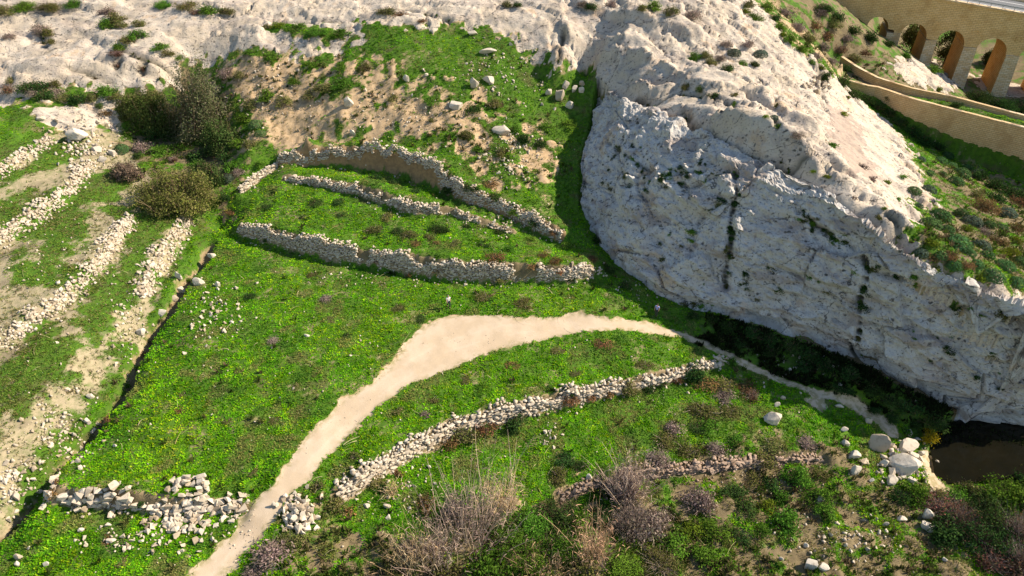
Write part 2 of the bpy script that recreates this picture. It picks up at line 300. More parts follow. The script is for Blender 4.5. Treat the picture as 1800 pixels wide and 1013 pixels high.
P_ROCK = [poly((-140, -60), (-140, 190), (0, 190), (70, 160), (150, 152), (260, 163), (308, 152), (325, 108), (400, 92), (470, 88), (540, 98), (590, 95), (652, 68), (560, 74), (470, 52), (480, 40), (560, 45), (640, 62), (625, 38), (700, 50), (760, 52), (800, 42), (850, 48), (900, 68), (925, 97), (985, 118), (1035, 126), (1062, 165), (1120, 190), (1300, 200), (1400, 90), (1300, -20), (1250, -60), (600, -60)),
          poly((1045, 120), (1050, 180), (1028, 250), (1015, 310), (1020, 395), (1050, 445), (1090, 485), (1200, 552), (1290, 574), (1380, 596), (1450, 622), (1510, 645), (1580, 685), (1650, 717), (1900, 775), (1900, 575), (1800, 525), (1700, 488), (1620, 455), (1598, 420), (1625, 392), (1600, 350), (1640, 375), (1655, 362), (1610, 290), (1560, 215), (1505, 172), (1460, 130), (1420, 100), (1375, 62), (1290, 0), (1200, -60), (1040, -60)),
          poly((1590, 105), (1640, 105), (1690, 150), (1660, 165), (1600, 145), (1560, 120)), poly((1700, 130), (1800, 150), (1800, 170), (1740, 170)),
          poly((60, 190), (200, 165), (215, 205), (150, 235), (70, 215)), poly((1650, 770), (1735, 780), (1720, 800), (1660, 790)), poly((1680, 940), (1745, 970), (1720, 985), (1690, 965))]
P_DRY = [poly((-140, 250), (-20, 262), (95, 236), (170, 200), (215, 215), (245, 300), (310, 365), (345, 395), (320, 440), (285, 520), (255, 575), (205, 670), (130, 770), (60, 850), (0, 915), (-140, 1000))]
P_GRN = [poly((-60, 190), (20, 205), (75, 238), (20, 270), (-60, 280)), poly((60, 420), (130, 330), (175, 300), (150, 360), (140, 440), (80, 470)), poly((130, 560), (200, 470), (250, 400), (300, 380), (240, 500), (170, 610)), poly((40, 830), (130, 760), (200, 660), (235, 640), (190, 740), (110, 830), (50, 880)), poly((0, 700), (60, 640), (110, 660), (40, 740))]
P_SOIL = [poly((468, 215), (520, 165), (600, 178), (700, 186), (800, 190), (838, 205), (850, 236), (768, 232), (640, 212), (560, 216), (538, 255), (475, 262)), poly((634, 122), (684, 130), (700, 170), (650, 168)), poly((400, 115), (470, 110), (560, 130), (560, 190), (470, 195), (410, 160)), poly((380, 170), (395, 170), (390, 205), (375, 195)),
          poly((930, 268), (958, 262), (962, 290), (940, 318))]
P_MIX = [poly((330, 110), (400, 92), (640, 90), (760, 150), (850, 160), (950, 220), (1000, 300), (960, 330), (880, 340), (760, 250), (500, 255), (430, 290), (380, 260)),
         poly((960, 890), (1120, 815), (1280, 775), (1480, 770), (1560, 850), (1650, 900), (1760, 1060), (1150, 1060), (960, 960)), poly((560, 910), (700, 960), (900, 900), (960, 1060), (480, 1060)),
         poly((1290, 0), (1420, -20), (1480, 90), (1540, 150), (1490, 150), (1420, 100), (1370, 60)), poly((1600, 420), (1640, 375), (1660, 340), (1620, 290), (1700, 290), (1800, 330), (1920, 400), (1900, 575), (1800, 525), (1700, 488)),
         poly((1200, 60), (1330, 50), (1350, 110), (1300, 130), (1210, 110)), poly((1480, 60), (1540, 40), (1640, 110), (1560, 120)), poly((215, 165), (330, 110), (400, 150), (430, 300), (400, 390), (330, 350), (210, 290))]
fx, fy = XX.ravel(), YY.ravel()
nA = fbm(fx*.9, fy*.9, oct=4, seed=3); nB = fbm(fx*.22, fy*.22, oct=4, seed=8); nC = fbm(fx*.45, fy*.45, oct=3, seed=21)
def cover(polys, wdt=.5, amp=.5):
    m = np.full(fx.shape, -99.0)
    for p in polys: m = np.maximum(m, sdist(fx, fy, p))
    return sstep(-wdt, wdt, m+nA*amp), m
purp, _ = cover([poly((1450, 190), (1488, 188), (1515, 240), (1548, 318), (1530, 330), (1495, 315), (1465, 250))], .8, 1.2)
path, path_d = cover([P_PATH], .28, .34)
fp = np.maximum(sstep(.55, .28, ldist(fx, fy, L_FOOT)+nA*.12), cover(P_SAND, .4, .5)[0])
cl_ = ldist(fx, fy, poly((350, 1013), (455, 895), (545, 790), (625, 715), (700, 660), (780, 610), (880, 580), (1000, 570), (1100, 568), (1200, 588)))
rut = np.exp(-((cl_-.75+nA*.12)/.22)**2); verge = sstep(.75, .05, path_d+nA*.25)
path = np.maximum(path, fp); rock, rock_d = cover(P_ROCK, .7, 1.3); dry, _ = cover(P_DRY, .6, .8); grn, _ = cover(P_GRN, 1.2, 1.5); soil, _ = cover(P_SOIL, .8, 1.4); mixd, _ = cover(P_MIX, 1.0, 1.8)
WD = np.full(fx.shape, 99.0)
for k_, (W, side) in WALLS.items():
    T_ = np.gradient(W[:, :2], axis=0); T_ /= np.linalg.norm(T_, axis=1)[:, None]; WD = np.minimum(WD, ldist(fx, fy, W[:, :2]+np.stack([-T_[:, 1], T_[:, 0]], 1)*.3))
bank = sstep(1.1, .5, ldist(fx, fy, WALLS['C'][0]))  # ochre bank, darkened so that its shade sits in the earth colour
scrub, _ = cover([P_MIX[i] for i in (1, 2, 4, 7)], 1.0, 1.0)
wz = sstep(.62, .30, WD+nA*.15); soil = np.maximum(soil, wz*(1-dry)); scrub = np.maximum(scrub, wz*(1-dry)*sstep(.8, 1.4, ldist(fx, fy, WALLS['C'][0])))
far = sstep(118, 124, fy)*sstep(45, 52, fx); mixd = np.maximum(mixd, far); scrub = np.maximum(scrub, far)
hz_ = sdist(fx, fy, P_MIX[0]) > -1; soil = np.maximum(soil, mixd*np.where(hz_, sstep(.5, .9, nC), sstep(.12, .5, nC))*.9)*(1-path)
lush = 1-np.maximum(np.maximum(rock, path), soil)
lush = lush*(1-dry*(1-np.clip(.22+grn*.7+sstep(-.1, .6, nB+nC*.6)*.7, 0, 1)))*(1-mixd*sstep(-.1, .4, -nC)*.75)
lush = np.clip(lush-.55*sstep(.35, .7, -nC-nA*.2)*(1-dry)*.6, 0, 1)
FU = [(1052, 165, 10.3), (1032, 240, 7.4), (1015, 310, 5.0), (1020, 390, 1.8), (1050, 440, 1.2), (1090, 480, .5), (1150, 525, -.2), (1200, 545, -.8), (1290, 563, -1.1), (1380, 592, -1.6), (1450, 618, -2.0), (1510, 640, -2.4), (1580, 680, -3.2), (1650, 712, -4.6), (1720, 745, -6.6), (1800, 758, -7.0), (1920, 775, -7.2)]
CU = [(1066, 158, 12.4), (1105, 178, 13.2), (1140, 190, 14.2), (1180, 205, 14.6), (1215, 218, 14.9), (1250, 236, 15.1), (1290, 252, 15.1), (1330, 268, 15.1), (1385, 296, 14.5), (1430, 318, 13.9), (1480, 350, 13.2), (1535, 402, 12.0), (1595, 450, 11.0), (1645, 472, 10.2), (1700, 497, 9.5), (1800, 532, 8.7), (1920, 575, 8.0)]
FW = np.array([unproj(*q) for q in FU]); CW = np.array([unproj(*q) for q in CU])
NS, NR = 430, 120
ti = np.linspace(0, len(FU)-1, NS); idx = np.arange(len(FU))
sm = lambda A: np.stack([np.convolve(np.pad(np.interp(ti, idx, A[:, j]), 20, mode='edge'), np.ones(41)/41, 'valid') for j in (0, 1, 2)], 1)
Fs, Cs = sm(FW), sm(CW); zfoot, zc_ = Fs[:, 2], Cs[:, 2]; Fs, Cs = Fs[:, :2], Cs[:, :2]
hd = -sdist(fx, fy, np.r_[Fs+(Cs-Fs)*.03, (Fs+(Cs-Fs)*.97)[::-1]]); rfade = rock*sstep(.3, 3.0, hd)
# stones lobes of the ridge: (pixel, half length, half width, height, direction)
Z = Z0.ravel().copy()
LOBES = [(1335, 252, 8.0, 2.8, 2.2, -48), (1215, 212, 5, 2.4, 1.0, -46), (1390, 205, 6, 3.0, 1.2, -55), (1270, 150, 7, 3.5, 1.0, -35), (1130, 130, 6, 3, .8, -30), (1180, 230, 5, 1.3, .8, -50), (1575, 400, 4, 1.6, 1.0, -60), (1690, 505, 8, 1.6, 1.0, -50), (1500, 310, 5, 1.5, .7, -45),
         (980, 70, 9, 3, 1.0, -30), (850, 20, 12, 2.5, 1.2, -12), (560, 84, 9, 2.2, .8, 2), (420, 60, 7, 3, 1.0, 8), (200, 60, 6, 3, 1.2, -20), (90, 110, 6, 2.2, 1.0, 5), (260, 130, 5, 1.6, 1.1, 0), (1160, 40, 9, 2.2, 1.2, -30), (690, 30, 8, 2, .8, -8), (1100, 90, 6, 2.2, .8, -35)]
for (u, v, a, b, hh, ang) in LOBES:
    c = hit(u, v); ca, sa = math.cos(R(ang)), math.sin(R(ang)); X = fx-c[0]; Y = fy-c[1]
    r = np.hypot((X*ca+Y*sa)/a, (-X*sa+Y*ca)/b)+nA*.10; Z += hh*(.3 if u < 1050 else 1)*sstep(1.08, .62, r)*rfade
# ribs, joints and weathering along the strike of the rock (strike turns from the left slab to the ridge)
smooth_r = 1-.8*np.maximum(purp, cover([poly((1440, 130), (1480, 150), (1560, 240), (1600, 330), (1600, 400), (1560, 380), (1500, 260))], 1.5, 1)[0])
wr = sstep(-8, 12, fx)
def ribs(ang, sd):
    ca, sa = math.cos(R(ang)), math.sin(R(ang)); al = fx*ca+fy*sa+nA*.35; ac = -fx*sa+fy*ca+nA*.25
    z = 0
    for (wd_, am, sq) in ((4.2, .85, 1), (1.7, .32, 2)):
        f = ac/wd_+.9*fbm(al*.06, ac*.06, oct=3, seed=131+sd+sq)+.10*nA; g = f-np.floor(f); z = z+am*((1-sstep(.80, .97, g))*g-.4)*sstep(-.35, .25, fbm(al*.09, ac*.15, oct=2, seed=141+sd+sq)+.1)
    f1, f2, cid = worley(al/9.0, ac/3.4, 5+sd); e = f2-f1; z = z+(cid-.5)*1.0*sstep(0, .05, e)-.45*np.exp(-(e/.022)**2)
    f1, f2, cid = worley(al/3.1+7, ac/1.3, 15+sd); e = f2-f1; z = z+((cid-.5)*.16*sstep(0, .12, e)-.16*np.exp(-(e/.04)**2))*sstep(-.1, .4, nB)
    return z+np.abs(fbm(al*.4, ac*.9, oct=4, seed=137+sd, gain=.55))*.07
Z += rfade*smooth_r*(ribs(-45, 0)*wr+ribs(-6, 3)*(1-wr)); Z += rfade*fbm(fx*.7, fy*.7, oct=4, seed=31, gain=.5)*.06
RC = [((1335, 138), (1352, 158), (1362, 178), (1362, 200)), ((1330, 215), (1345, 238), (1358, 255)), ((1200, 205), (1240, 238), (1290, 285), (1345, 303)), ((1400, 362), (1440, 392), (1500, 440)), ((1120, 175), (1150, 185), (1190, 160), (1270, 180), (1310, 200)), ((1430, 95), (1445, 140), (1450, 180)), ((1555, 380), (1578, 400), (1580, 425)), ((1340, 300), (1390, 310), (1420, 290)), ((60, 30), (70, 60), (85, 90)), ((120, 120), (200, 150)), ((210, 95), (260, 110), (310, 140)), ((990, 60), (985, 90), (980, 105)), ((640, 20), (720, 20), (800, 45), (880, 60)), ((480, 35), (600, 40))]
rcm = np.zeros(fx.shape)
for ln in RC: rcm = np.maximum(rcm, np.exp(-(np.maximum(ldist(fx, fy, resample(poly(*ln), .5)[0])+nA*.2, 0)/.30)**2))
rcm *= rock; Z -= rcm*.6*sstep(.2, 1.5, hd)
# gentle unevenness of the soil, tussocks, hummocks of the scrub
Z += (1-rock)*(1-path)*(nA*.05+nB*.10+np.abs(fbm(fx*1.7, fy*1.7, oct=3, seed=44))*.09+mixd*nC*.30+soil*nA*.10)
Z += path*(fbm(fx*1.2, fy*1.2, oct=3, seed=61)*.025-.04)
L_GUL = poly((368, 432), (340, 476), (300, 540), (268, 590), (232, 655), (205, 705), (150, 780), (85, 858), (20, 925), (-40, 985))
gd = ldist(fx, fy, L_GUL)+nA*.18; gq = np.interp(fy, np.sort(L_GUL[:, 1]), np.linspace(1.5, 1.0, len(L_GUL)))
Z -= 1.3*gq*sstep(.95, .62, gd); soil = np.maximum(soil, .9*sstep(.85, .6, gd)); scrub = np.maximum(scrub, sstep(.85, .6, gd)); lush = lush*(1-sstep(.85, .6, gd))  # gully soil darkened with the scrub colour to paint its shadow
fm = np.where(sdist(fx, fy, np.r_[Fs+(Cs-Fs)*-.02, (Fs+(Cs-Fs)*.90)[::-1]]) > 0)[0]
ns = np.array([np.argmin((Fs[:, 0]-fx[q])**2+(Fs[:, 1]-fy[q])**2) for q in fm]); Z[fm] = np.minimum(Z[fm], zfoot[ns]-.05+nA[fm]*.06); rock[fm] *= .0; fo = sdist(fx, fy, np.r_[Fs+(Cs-Fs)*.03, (Fs-(Cs-Fs)/np.linalg.norm(Cs-Fs, axis=1)[:, None]*3.0)[::-1]]) > 0; rock[fo] = 0; lush[fo] = np.maximum(lush[fo], .8*(1-path[fo])); dk_ = sstep(170, 260, ns*1.0); lush[fm] = np.maximum(lush[fm], .9)*(1-dk_*.8); soil[fm] = np.maximum(soil[fm]*.3, dk_*.8); scrub[fm] = np.maximum(scrub[fm], dk_)  # floor under the cliff takes dark scrub earth, painting the deep shade there
OUT = (Fs-Cs)/np.linalg.norm(Fs-Cs, axis=1)[:, None]
so = np.where(sdist(fx, fy, np.r_[Fs+(Cs-Fs)*.05, (Fs+OUT*7.0)[::-1]]) > 0)[0]; n2s = np.array([np.argmin((Fs[:, 0]-fx[q])**2+(Fs[:, 1]-fy[q])**2) for q in so]); dso = np.hypot(Fs[n2s, 0]-fx[so], Fs[n2s, 1]-fy[so])
lim = zfoot[n2s]+.1+np.where(dso < 3.5, .05*dso, .05*3.5+(dso-3.5)*.9); Z[so] = np.minimum(Z[so], np.where(n2s > 150, lim, 1e3)+nA[so]*.05)
q_ = so[n2s > 190]; rock[q_] = 0; lush[q_] = np.maximum(lush[q_], .8*(1-path[q_])); q_ = so[(n2s > 175) & (dso < 4.5+nA[so])]; lush[q_] = .75*(1-path[q_]); scrub[q_] = 1; soil[q_] *= .4  # strip before the foot: scrub earth colour carries the cliff's shade
pw = [unproj(u, v, -6.9)[:2] for u, v in ((1636, 790), (1650, 760), (1690, 735), (1950, 735), (1950, 842), (1800, 838), (1720, 846), (1665, 850), (1642, 832))]
Z = np.where(sdist(fx, fy, pw) > -.3, np.minimum(Z, -7.3), Z)
ZG = Z.reshape(NY, NX)
gy, gx = np.gradient(ZG, GY, GX); nrm = np.stack([-gx, -gy, np.ones_like(gx)], 2).reshape(-1, 3); nrm /= np.linalg.norm(nrm, axis=1)[:, None]
V = np.stack([fx, fy, Z], 1)
dsp = rfade*(fbm(fx*.8, fy*.8, Z*.8, oct=5, seed=71, gain=.5)*.10)
V += nrm*dsp[:, None]
for (u, v) in ((207, 112), (250, 119)):            # two cave mouths in the upper slab
    q = hit(u, v); kq = np.exp(-(((fx-q[0])/.75)**2+((fy-q[1])/.9)**2)**2); V[:, 2] -= kq*1.3; rcm = np.maximum(rcm, kq)
ZG = V[:, 2].reshape(NY, NX)
LU, RO, SO, PA, DR, MI = [a.reshape(NY, NX) for a in (lush, rock, soil, path, dry, mixd)]
RCG = np.clip(rcm, 0, 1).reshape(NY, NX)
def ground(x, y): return samp(ZG, x, y)

# ------------------------------------------------------------------ terrain material
def terrain_mat(name, rocky, tone=None):
    k = NT(name); p = k.pos()
    n1_ = k.noise(p, .35, 4, .6); n2_ = k.noise(p, 1.6, 5, .65); n3_ = k.noise(p, 6.0, 4, .7)
    def edge(a, amt=.55): return k.ramp(k.math('ADD', k.attr(a), k.math('MULTIPLY', k.math('SUBTRACT', n2_, .5), amt)), .40, .60)
    cdry = k.mix(k.ramp(n2_, .38, .62), (.36, .30, .195, 1), (.26, .235, .135, 1)); cdry = k.mix(k.ramp(n1_, .50, .66), cdry, (.22, .185, .12, 1)); cdry = k.mix(k.math('MULTIPLY', k.ramp(n3_, .57, .70), .45), cdry, (.44, .37, .26, 1))
    csoil = k.mix(k.ramp(n2_, .40, .62), (.46, .335, .205, 1), (.37, .26, .15, 1)); csoil = k.mix(k.math('MULTIPLY', k.ramp(n3_, .54, .70), .7), csoil, (.50, .40, .28, 1)); csoil = k.mix(k.ramp(n1_, .55, .7), csoil, (.34, .25, .15, 1))
    clush = k.mix(k.ramp(n2_, .36, .64), (.042, .100, .009, 1), (.075, .160, .011, 1)); clush = k.mix(k.ramp(n1_, .52, .70), clush, (.085, .095, .030, 1)); clush = k.mix(k.math('MULTIPLY', k.ramp(n3_, .58, .72), .6), clush, (.12, .12, .045, 1))
    cpath = k.mix(k.ramp(n1_, .38, .62), (.45, .355, .25, 1), (.50, .405, .30, 1)); cpath = k.mix(k.math('MULTIPLY', k.ramp(n2_, .52, .70), .5), cpath, (.47, .36, .24, 1)); cpath = k.mix(k.math('MULTIPLY', k.ramp(n3_, .60, .72), .35), cpath, (.66, .57, .46, 1))
    if not rocky:
        cpath = k.mix(k.math('MULTIPLY', k.math('MULTIPLY', k.ramp(k.attr('rut'), .3, .9), k.ramp(n1_, .42, .6)), .3), cpath, (.55, .46, .36, 1)); cpath = k.mix(k.math('MULTIPLY', k.attr('verge'), k.ramp(n2_, .42, .58)), cpath, (.30, .255, .14, 1))
    crock, hrock = rock_colour(k, p, tone) if rocky else (k.mix(k.ramp(n3_, .45, .65), (.60, .51, .40, 1), (.36, .32, .28, 1)), k.math('MULTIPLY', n3_, .8))
    if rocky: crock = k.mix(k.math('MULTIPLY', edge('purp'), .65), crock, k.mix(k.ramp(n2_, .4, .62), (.34, .255, .21, 1), (.25, .185, .16, 1)))
    csoil = k.mix(k.math('MULTIPLY', k.attr('scrub'), .85), csoil, k.mix(k.ramp(n2_, .38, .62), (.09, .075, .038, 1), (.16, .13, .07, 1)))
    if not rocky: csoil = k.mix(k.math('MULTIPLY', k.attr('bank'), .85), csoil, k.mix(k.ramp(n2_, .4, .6), (.31, .185, .08, 1), (.22, .135, .065, 1)))
    c = k.mix(edge('dry'), csoil, cdry); c = k.mix(edge('soil'), c, csoil); c = k.mix(k.ramp(k.math('ADD', k.attr('lush'), k.math('MULTIPLY', k.math('SUBTRACT', n2_, .5), 1.1)), .25, .80), c, clush)
    c = k.mix(edge('rock', .5), c, crock); c = k.mix(edge('path', .30), c, cpath)
    c = k.mix(k.math('MULTIPLY', k.attr('crack'), .9), c, (.07, .065, .045, 1))
    hh = k.math('ADD', k.math('MULTIPLY', n2_, .5), k.math('MULTIPLY', n3_, .5))
    ea = edge('rock', .5)
    hmix = k.math('ADD', k.math('MULTIPLY', hh, k.math('SUBTRACT', 1.0, ea)), k.math('MULTIPLY', hrock, k.math('MULTIPLY', ea, 1.5)))
    hmix = k.math('MULTIPLY', hmix, k.math('SUBTRACT', 1.0, k.math('MULTIPLY', k.attr('path'), .75)))
    return k.done(c, k.bump(hmix, .7, .15), .93)
M_GROUND = terrain_mat('ground_cover', False); M_ROCK = terrain_mat('sunlit_tint_limestone', True, ((.475, .40, .31), (.53, .465, .39), .45)); M_CLIFF = terrain_mat('shade_tint_limestone', True, ((.45, .42, .385), (.51, .495, .475), .7))  # same limestone tinted warm for the sunlit sheets, cool grey for the shaded cliff

# ------------------------------------------------------------------ the cliff face, a finer sheet of its own with joints, overhang and recesses
tt = np.linspace(-.14, 1.22, 90); PX = Fs[:, None, 0]+(Cs-Fs)[:, None, 0]*tt[None]; PY = Fs[:, None, 1]+(Cs-Fs)[:, None, 1]*tt[None]
PZ = base_h(PX, PY).reshape(PX.shape)
prf = np.clip(tt, 0, 1); prf = prf+.14*np.sin(np.pi*prf); PL = zfoot[:, None]+(zc_-zfoot)[:, None]*prf[None]
PL = PL+np.minimum(tt, 0)[None]*9; wl = sstep(1.10, .97, tt)[None]; PZ = np.minimum(PZ, zc_[:, None]+.4)*(1-wl)+PL*wl
seg = np.sqrt(np.diff(PX, axis=1)**2+np.diff(PY, axis=1)**2+np.diff(PZ, axis=1)**2); cs = np.c_[np.zeros(NS), np.cumsum(seg, 1)]
GXp = np.empty((NS, NR, 3)); TT = np.empty((NS, NR))
for i in range(NS):
    q = np.linspace(0, cs[i, -1], NR)
    for j, A in enumerate((PX, PY, PZ)): GXp[i, :, j] = np.interp(q, cs[i], A[i])
    TT[i] = np.interp(q, cs[i], tt)
du = np.gradient(GXp, axis=0); dv = np.gradient(GXp, axis=1); nn = np.cross(du, dv); nn /= np.linalg.norm(nn, axis=2)[..., None]+1e-9
if nn[NS//2, NR//2, 2] < 0: nn = -nn
bx_, by_, bz_ = GXp[..., 0], GXp[..., 1], GXp[..., 2]
inner = sstep(-.04, .05, TT)*sstep(1.12, .98, TT)
d3 = fbm(bx_*.22, by_*.22, bz_*.30, oct=3, seed=81)*.50+fbm(bx_*.9, by_*.9, bz_*1.1, oct=5, seed=91, gain=.5)*.13
d3 += np.abs(fbm(bx_*.32, by_*.32, bz_*.5, oct=5, seed=95, gain=.6))*.55-.3
sl_ = np.r_[0, np.cumsum(np.hypot(*np.diff((Fs+Cs)*.5, axis=0).T))][:, None]+0*bz_+.35*fbm(bx_*.3, by_*.3, bz_*.3, oct=3, seed=101)
f1, f2, cid = worley(sl_/7.5, (bz_-zfoot[:, None])/5.5+.1*vnoise(bx_*.4, by_*.4, bz_*.4), 23); d3 += (cid-.5)*.95*sstep(0, .05, f2-f1)-.35*np.exp(-((f2-f1)/.025)**2)
f1, f2, cid = worley(sl_/2.6+3, (bz_-zfoot[:, None])/1.7, 27); d3 += (cid-.5)*.26*sstep(0, .08, f2-f1)*sstep(-.15, .3, fbm(bx_*.15, by_*.15, bz_*.2, oct=2, seed=103))
# weathered pockets
f1, f2, cid = worley((bx_+by_*.6)/.95+.3*vnoise(bx_, by_, bz_), (bz_+by_*.35)/.75, 9); d3 -= .42*np.exp(-(f1/.20)**2)*(cid > .55)*sstep(-.2, .3, fbm(bx_*.3, by_*.3, bz_*.3, oct=2, seed=99)+.15)
# bedding steps
fb = (bz_-zfoot[:, None])*.42+.5*fbm(bx_*.08, by_*.08, bz_*.1, oct=2, seed=86)+.12*vnoise(bx_*.6, by_*.6, bz_*.6, seed=87); fr = fb-np.floor(fb); d3 += .42*(sstep(.80, .98, fr)-fr+.5)*sstep(-.3, .3, fbm(bx_*.12, by_*.12, bz_*.2, oct=2, seed=88)+.15)
d3 += .10*np.sin(bz_*2.1+1.5*vnoise(bx_*.2, by_*.2, 0*bx_))*sstep(.2, .6, vnoise(bx_*.15, by_*.15, bz_*.3, seed=5)+.3)
def near_patch(u, v):
    d = ray(u, v); G = GXp.reshape(-1, 3)-np.array([0, 0, CAMH]); t = G @ d/(d @ d); e = ((G-t[:, None]*d)**2).sum(1); return GXp.reshape(-1, 3)[int(np.argmin(e+t*.002))]
def cracks(lines, wd):
    m = np.zeros(bx_.shape)
    for ln, dep in lines:
        P3 = np.array([near_patch(*q) for q in ln]); P3, _ = resample(np.c_[P3, P3[:, :1]*0], .25)
        P3 = P3[:, :3]; best = np.full(bx_.size, 1e9); G = GXp.reshape(-1, 3)
        for q in P3: best = np.minimum(best, ((G-q)**2).sum(1))
        dd = np.sqrt(best).reshape(bx_.shape)+vnoise(bx_*1.3, by_*1.3, bz_*1.3, seed=3)*.22
        m = np.maximum(m, dep*np.exp(-(np.maximum(dd, 0)/wd)**2))
    return m
CRK = [(((1518, 452), (1528, 478), (1514, 520), (1514, 560), (1508, 610), (1512, 650), (1516, 700)), 1.0), (((1292, 300), (1296, 340), (1284, 380), (1286, 420), (1278, 460), (1276, 505)), .85),
       (((1530, 472), (1580, 490), (1620, 505), (1680, 540), (1740, 555), (1790, 565)), .6), (((1612, 500), (1602, 480), (1598, 462)), .45), (((1288, 345), (1230, 380), (1200, 430)), .35), (((1280, 300), (1210, 330), (1120, 290), (1070, 250)), .6), (((1400, 365), (1430, 395), (1500, 440)), .5), (((1660, 640), (1668, 690)), .4), (((1100, 330), (1180, 310), (1240, 300)), .5)]
crk = cracks(CRK, .30); d3 -= crk*.9
GXd = GXp+nn*((d3+.12)*inner-.9*(1-inner))[..., None]
# undercut along the foot: the face leans out over a hollow
hf = bz_-zfoot[:, None]
sN = ti/(len(FU)-1)
amt = np.interp(ti, [0, 3, 5, 7, 9, 10, 11, 12, 13, 14, 16], [0, .2, .6, 1.2, 1.6, 2.2, 2.4, 2.6, 3.0, 3.2, 3.2])*(.8+.4*vnoise(ti*1.5, ti*0))
cut = (np.interp(ti, [0, 6, 8, 10, 11, 13, 16], [1.0, 1.3, 1.7, 2.1, 2.4, 3.0, 3.2])*(1+.15*vnoise(ti*2.1, ti*0+4)))[:, None]
prof = sstep(-.1, .5, hf)*sstep(1.0, .72, hf/cut)
inw = (Cs-Fs); inw /= np.linalg.norm(inw, axis=1)[:, None]
GXd[..., :2] += (inw[:, None]*(prof*amt[:, None])[..., None])
GXd[..., 2] -= .0
ii = (np.arange(NS-1)[:, None]*NR+np.arange(NR-1)[None]).ravel(); FQ = np.stack([ii, ii+1, ii+1+NR, ii+NR], 1)
if np.cross(GXd[1, 0]-GXd[0, 0], GXd[0, 1]-GXd[0, 0])[2] > 0: FQ = FQ[:, ::-1]
z_ = np.zeros(NS*NR); lowv = np.clip(1-np.clip(hf.ravel(), 0, 9)/1.2, 0, 1)*.0
me = mesh_np('cliff', GXd.reshape(-1, 3), FQ, M_CLIFF, True, {'rock': z_+1, 'lush': z_, 'dry': z_, 'soil': z_, 'path': z_, 'scrub': z_, 'rut': z_, 'bank': z_, 'verge': z_, 'purp': z_, 'crack': np.clip(crk.ravel()*sstep(.25, .6, crk.ravel())*1.15, 0, 1)})
me.polygons.foreach_set('use_smooth', np.zeros(len(me.polygons), bool))
tag(OB('cliff', me), 'tall shaded white limestone cliff face with dark joints right of the track', kind='structure')
CLIFF_V, CLIFF_N = GXd, nn

# ------------------------------------------------------------------ terrain sheets
ii = (np.arange(NY-1)[:, None]*NX+np.arange(NX-1)[None]).ravel(); FT = np.stack([ii, ii+1, ii+1+NX, ii+NX], 1)
hole = sdist(fx, fy, np.r_[Fs+(Cs-Fs)*.78, (Fs+(Cs-Fs)*1.03)[::-1]]) > .25
FT = FT[~hole[FT].all(1)]
cx_, cy_ = fx[FT].mean(1), fy[FT].mean(1)
rk, pt = rock[FT].mean(1) > .5, path[FT].mean(1) > .5
DIV = poly((1000, 160), (1010, 80), (1010, 20), (1000, -40)); right = cx_ > np.interp(cy_, np.sort(DIV[:, 1]), DIV[np.argsort(DIV[:, 1]), 0])
P_HILL = poly((400, 90), (640, 75), (800, 40), (900, 65), (1040, 125), (1040, 300), (985, 410), (880, 372), (760, 318), (620, 285), (490, 285), (430, 320), (390, 250))
hill = sdist(cx_, cy_, P_HILL) > 0
sel = np.where(pt, 1, np.where(rk & right, 3, np.where(rk, 2, np.where(hill, 4, 0))))
for s_, (nm, lb) in enumerate((('ground', 'grassy valley floor with terraced green fields'), ('path', 'pale dirt track curving across the green field'), ('rock_outcrop', 'sunlit cream limestone slabs along the upper edge'), ('rock_ridge', 'sunlit limestone ridge above the shaded cliff'), ('hillside', 'brown and green hillside above the curved terrace wall'))):
    f = FT[sel == s_]; u_, inv = np.unique(f, return_inverse=True)
    me = mesh_np(nm, V[u_], inv.reshape(-1, 4), M_ROCK if s_ in (2, 3) else M_GROUND, s_ not in (2, 3), {'lush': lush[u_], 'rock': rock[u_], 'dry': dry[u_], 'soil': soil[u_], 'path': path[u_], 'scrub': scrub[u_], 'rut': rut[u_], 'bank': bank[u_], 'verge': verge[u_], 'crack': np.clip(rcm[u_], 0, 1), 'purp': purp[u_]})
    tag(OB(nm, me), lb, kind='structure')
# ------------------------------------------------------------------ pool
k = NT('pool_water', .08); p = k.pos()
k.b.inputs['Specular IOR Level'].default_value = .2
M_WATER = k.done(k.mix(k.noise(p, .4), (.004, .005, .004, 1), (.012, .010, .005, 1)), k.bump(k.noise(p, 3.0), .08, .05), .06)
pw = [unproj(u, v, -6.9)[:2] for u, v in ((1636, 790), (1650, 760), (1690, 735), (1950, 735), (1950, 842), (1800, 838), (1720, 846), (1665, 850), (1642, 832))]
me = bpy.data.meshes.new('pool_water'); me.from_pydata([(a, b, -6.9) for a, b in pw], [], [list(range(len(pw)))]); me.materials.append(M_WATER)
tag(OB('pool_water', me), 'black still pool in the shade under the cliff', kind='structure')
# ------------------------------------------------------------------ stone materials
def stone_mat(name, a, b, dk):
    k = NT(name); g = k.n('NewGeometry'); oi = k.n('ObjectInfo'); p = g.outputs['Position']
    r = k.math('FRACT', k.math('ADD', g.outputs['Random Per Island'], oi.outputs['Random'])); r2 = k.math('FRACT', k.math('MULTIPLY', r, 7.31))
    c = k.mix(r, (*a, 1), (*b, 1)); c = k.mix(k.ramp(r2, .72, .95), c, (*dk, 1))
    n = k.noise(p, 2.6, 5, .65); c = k.mix(k.math('MULTIPLY', k.ramp(n, .50, .68), .55), c, (*[q*.62 for q in dk], 1))
    return k.done(c, k.bump(k.noise(p, 7.0, 4, .7), .5, .05))
M_STONE = stone_mat('limestone_rubble', (.47, .395, .30), (.57, .505, .42), (.33, .265, .19))
M_BROWN = stone_mat('reddish_rubble', (.33, .235, .17), (.40, .30, .23), (.22, .15, .105))
M_BOULDER = stone_mat('limestone_boulder', (.50, .44, .36), (.57, .52, .44), (.40, .33, .25))
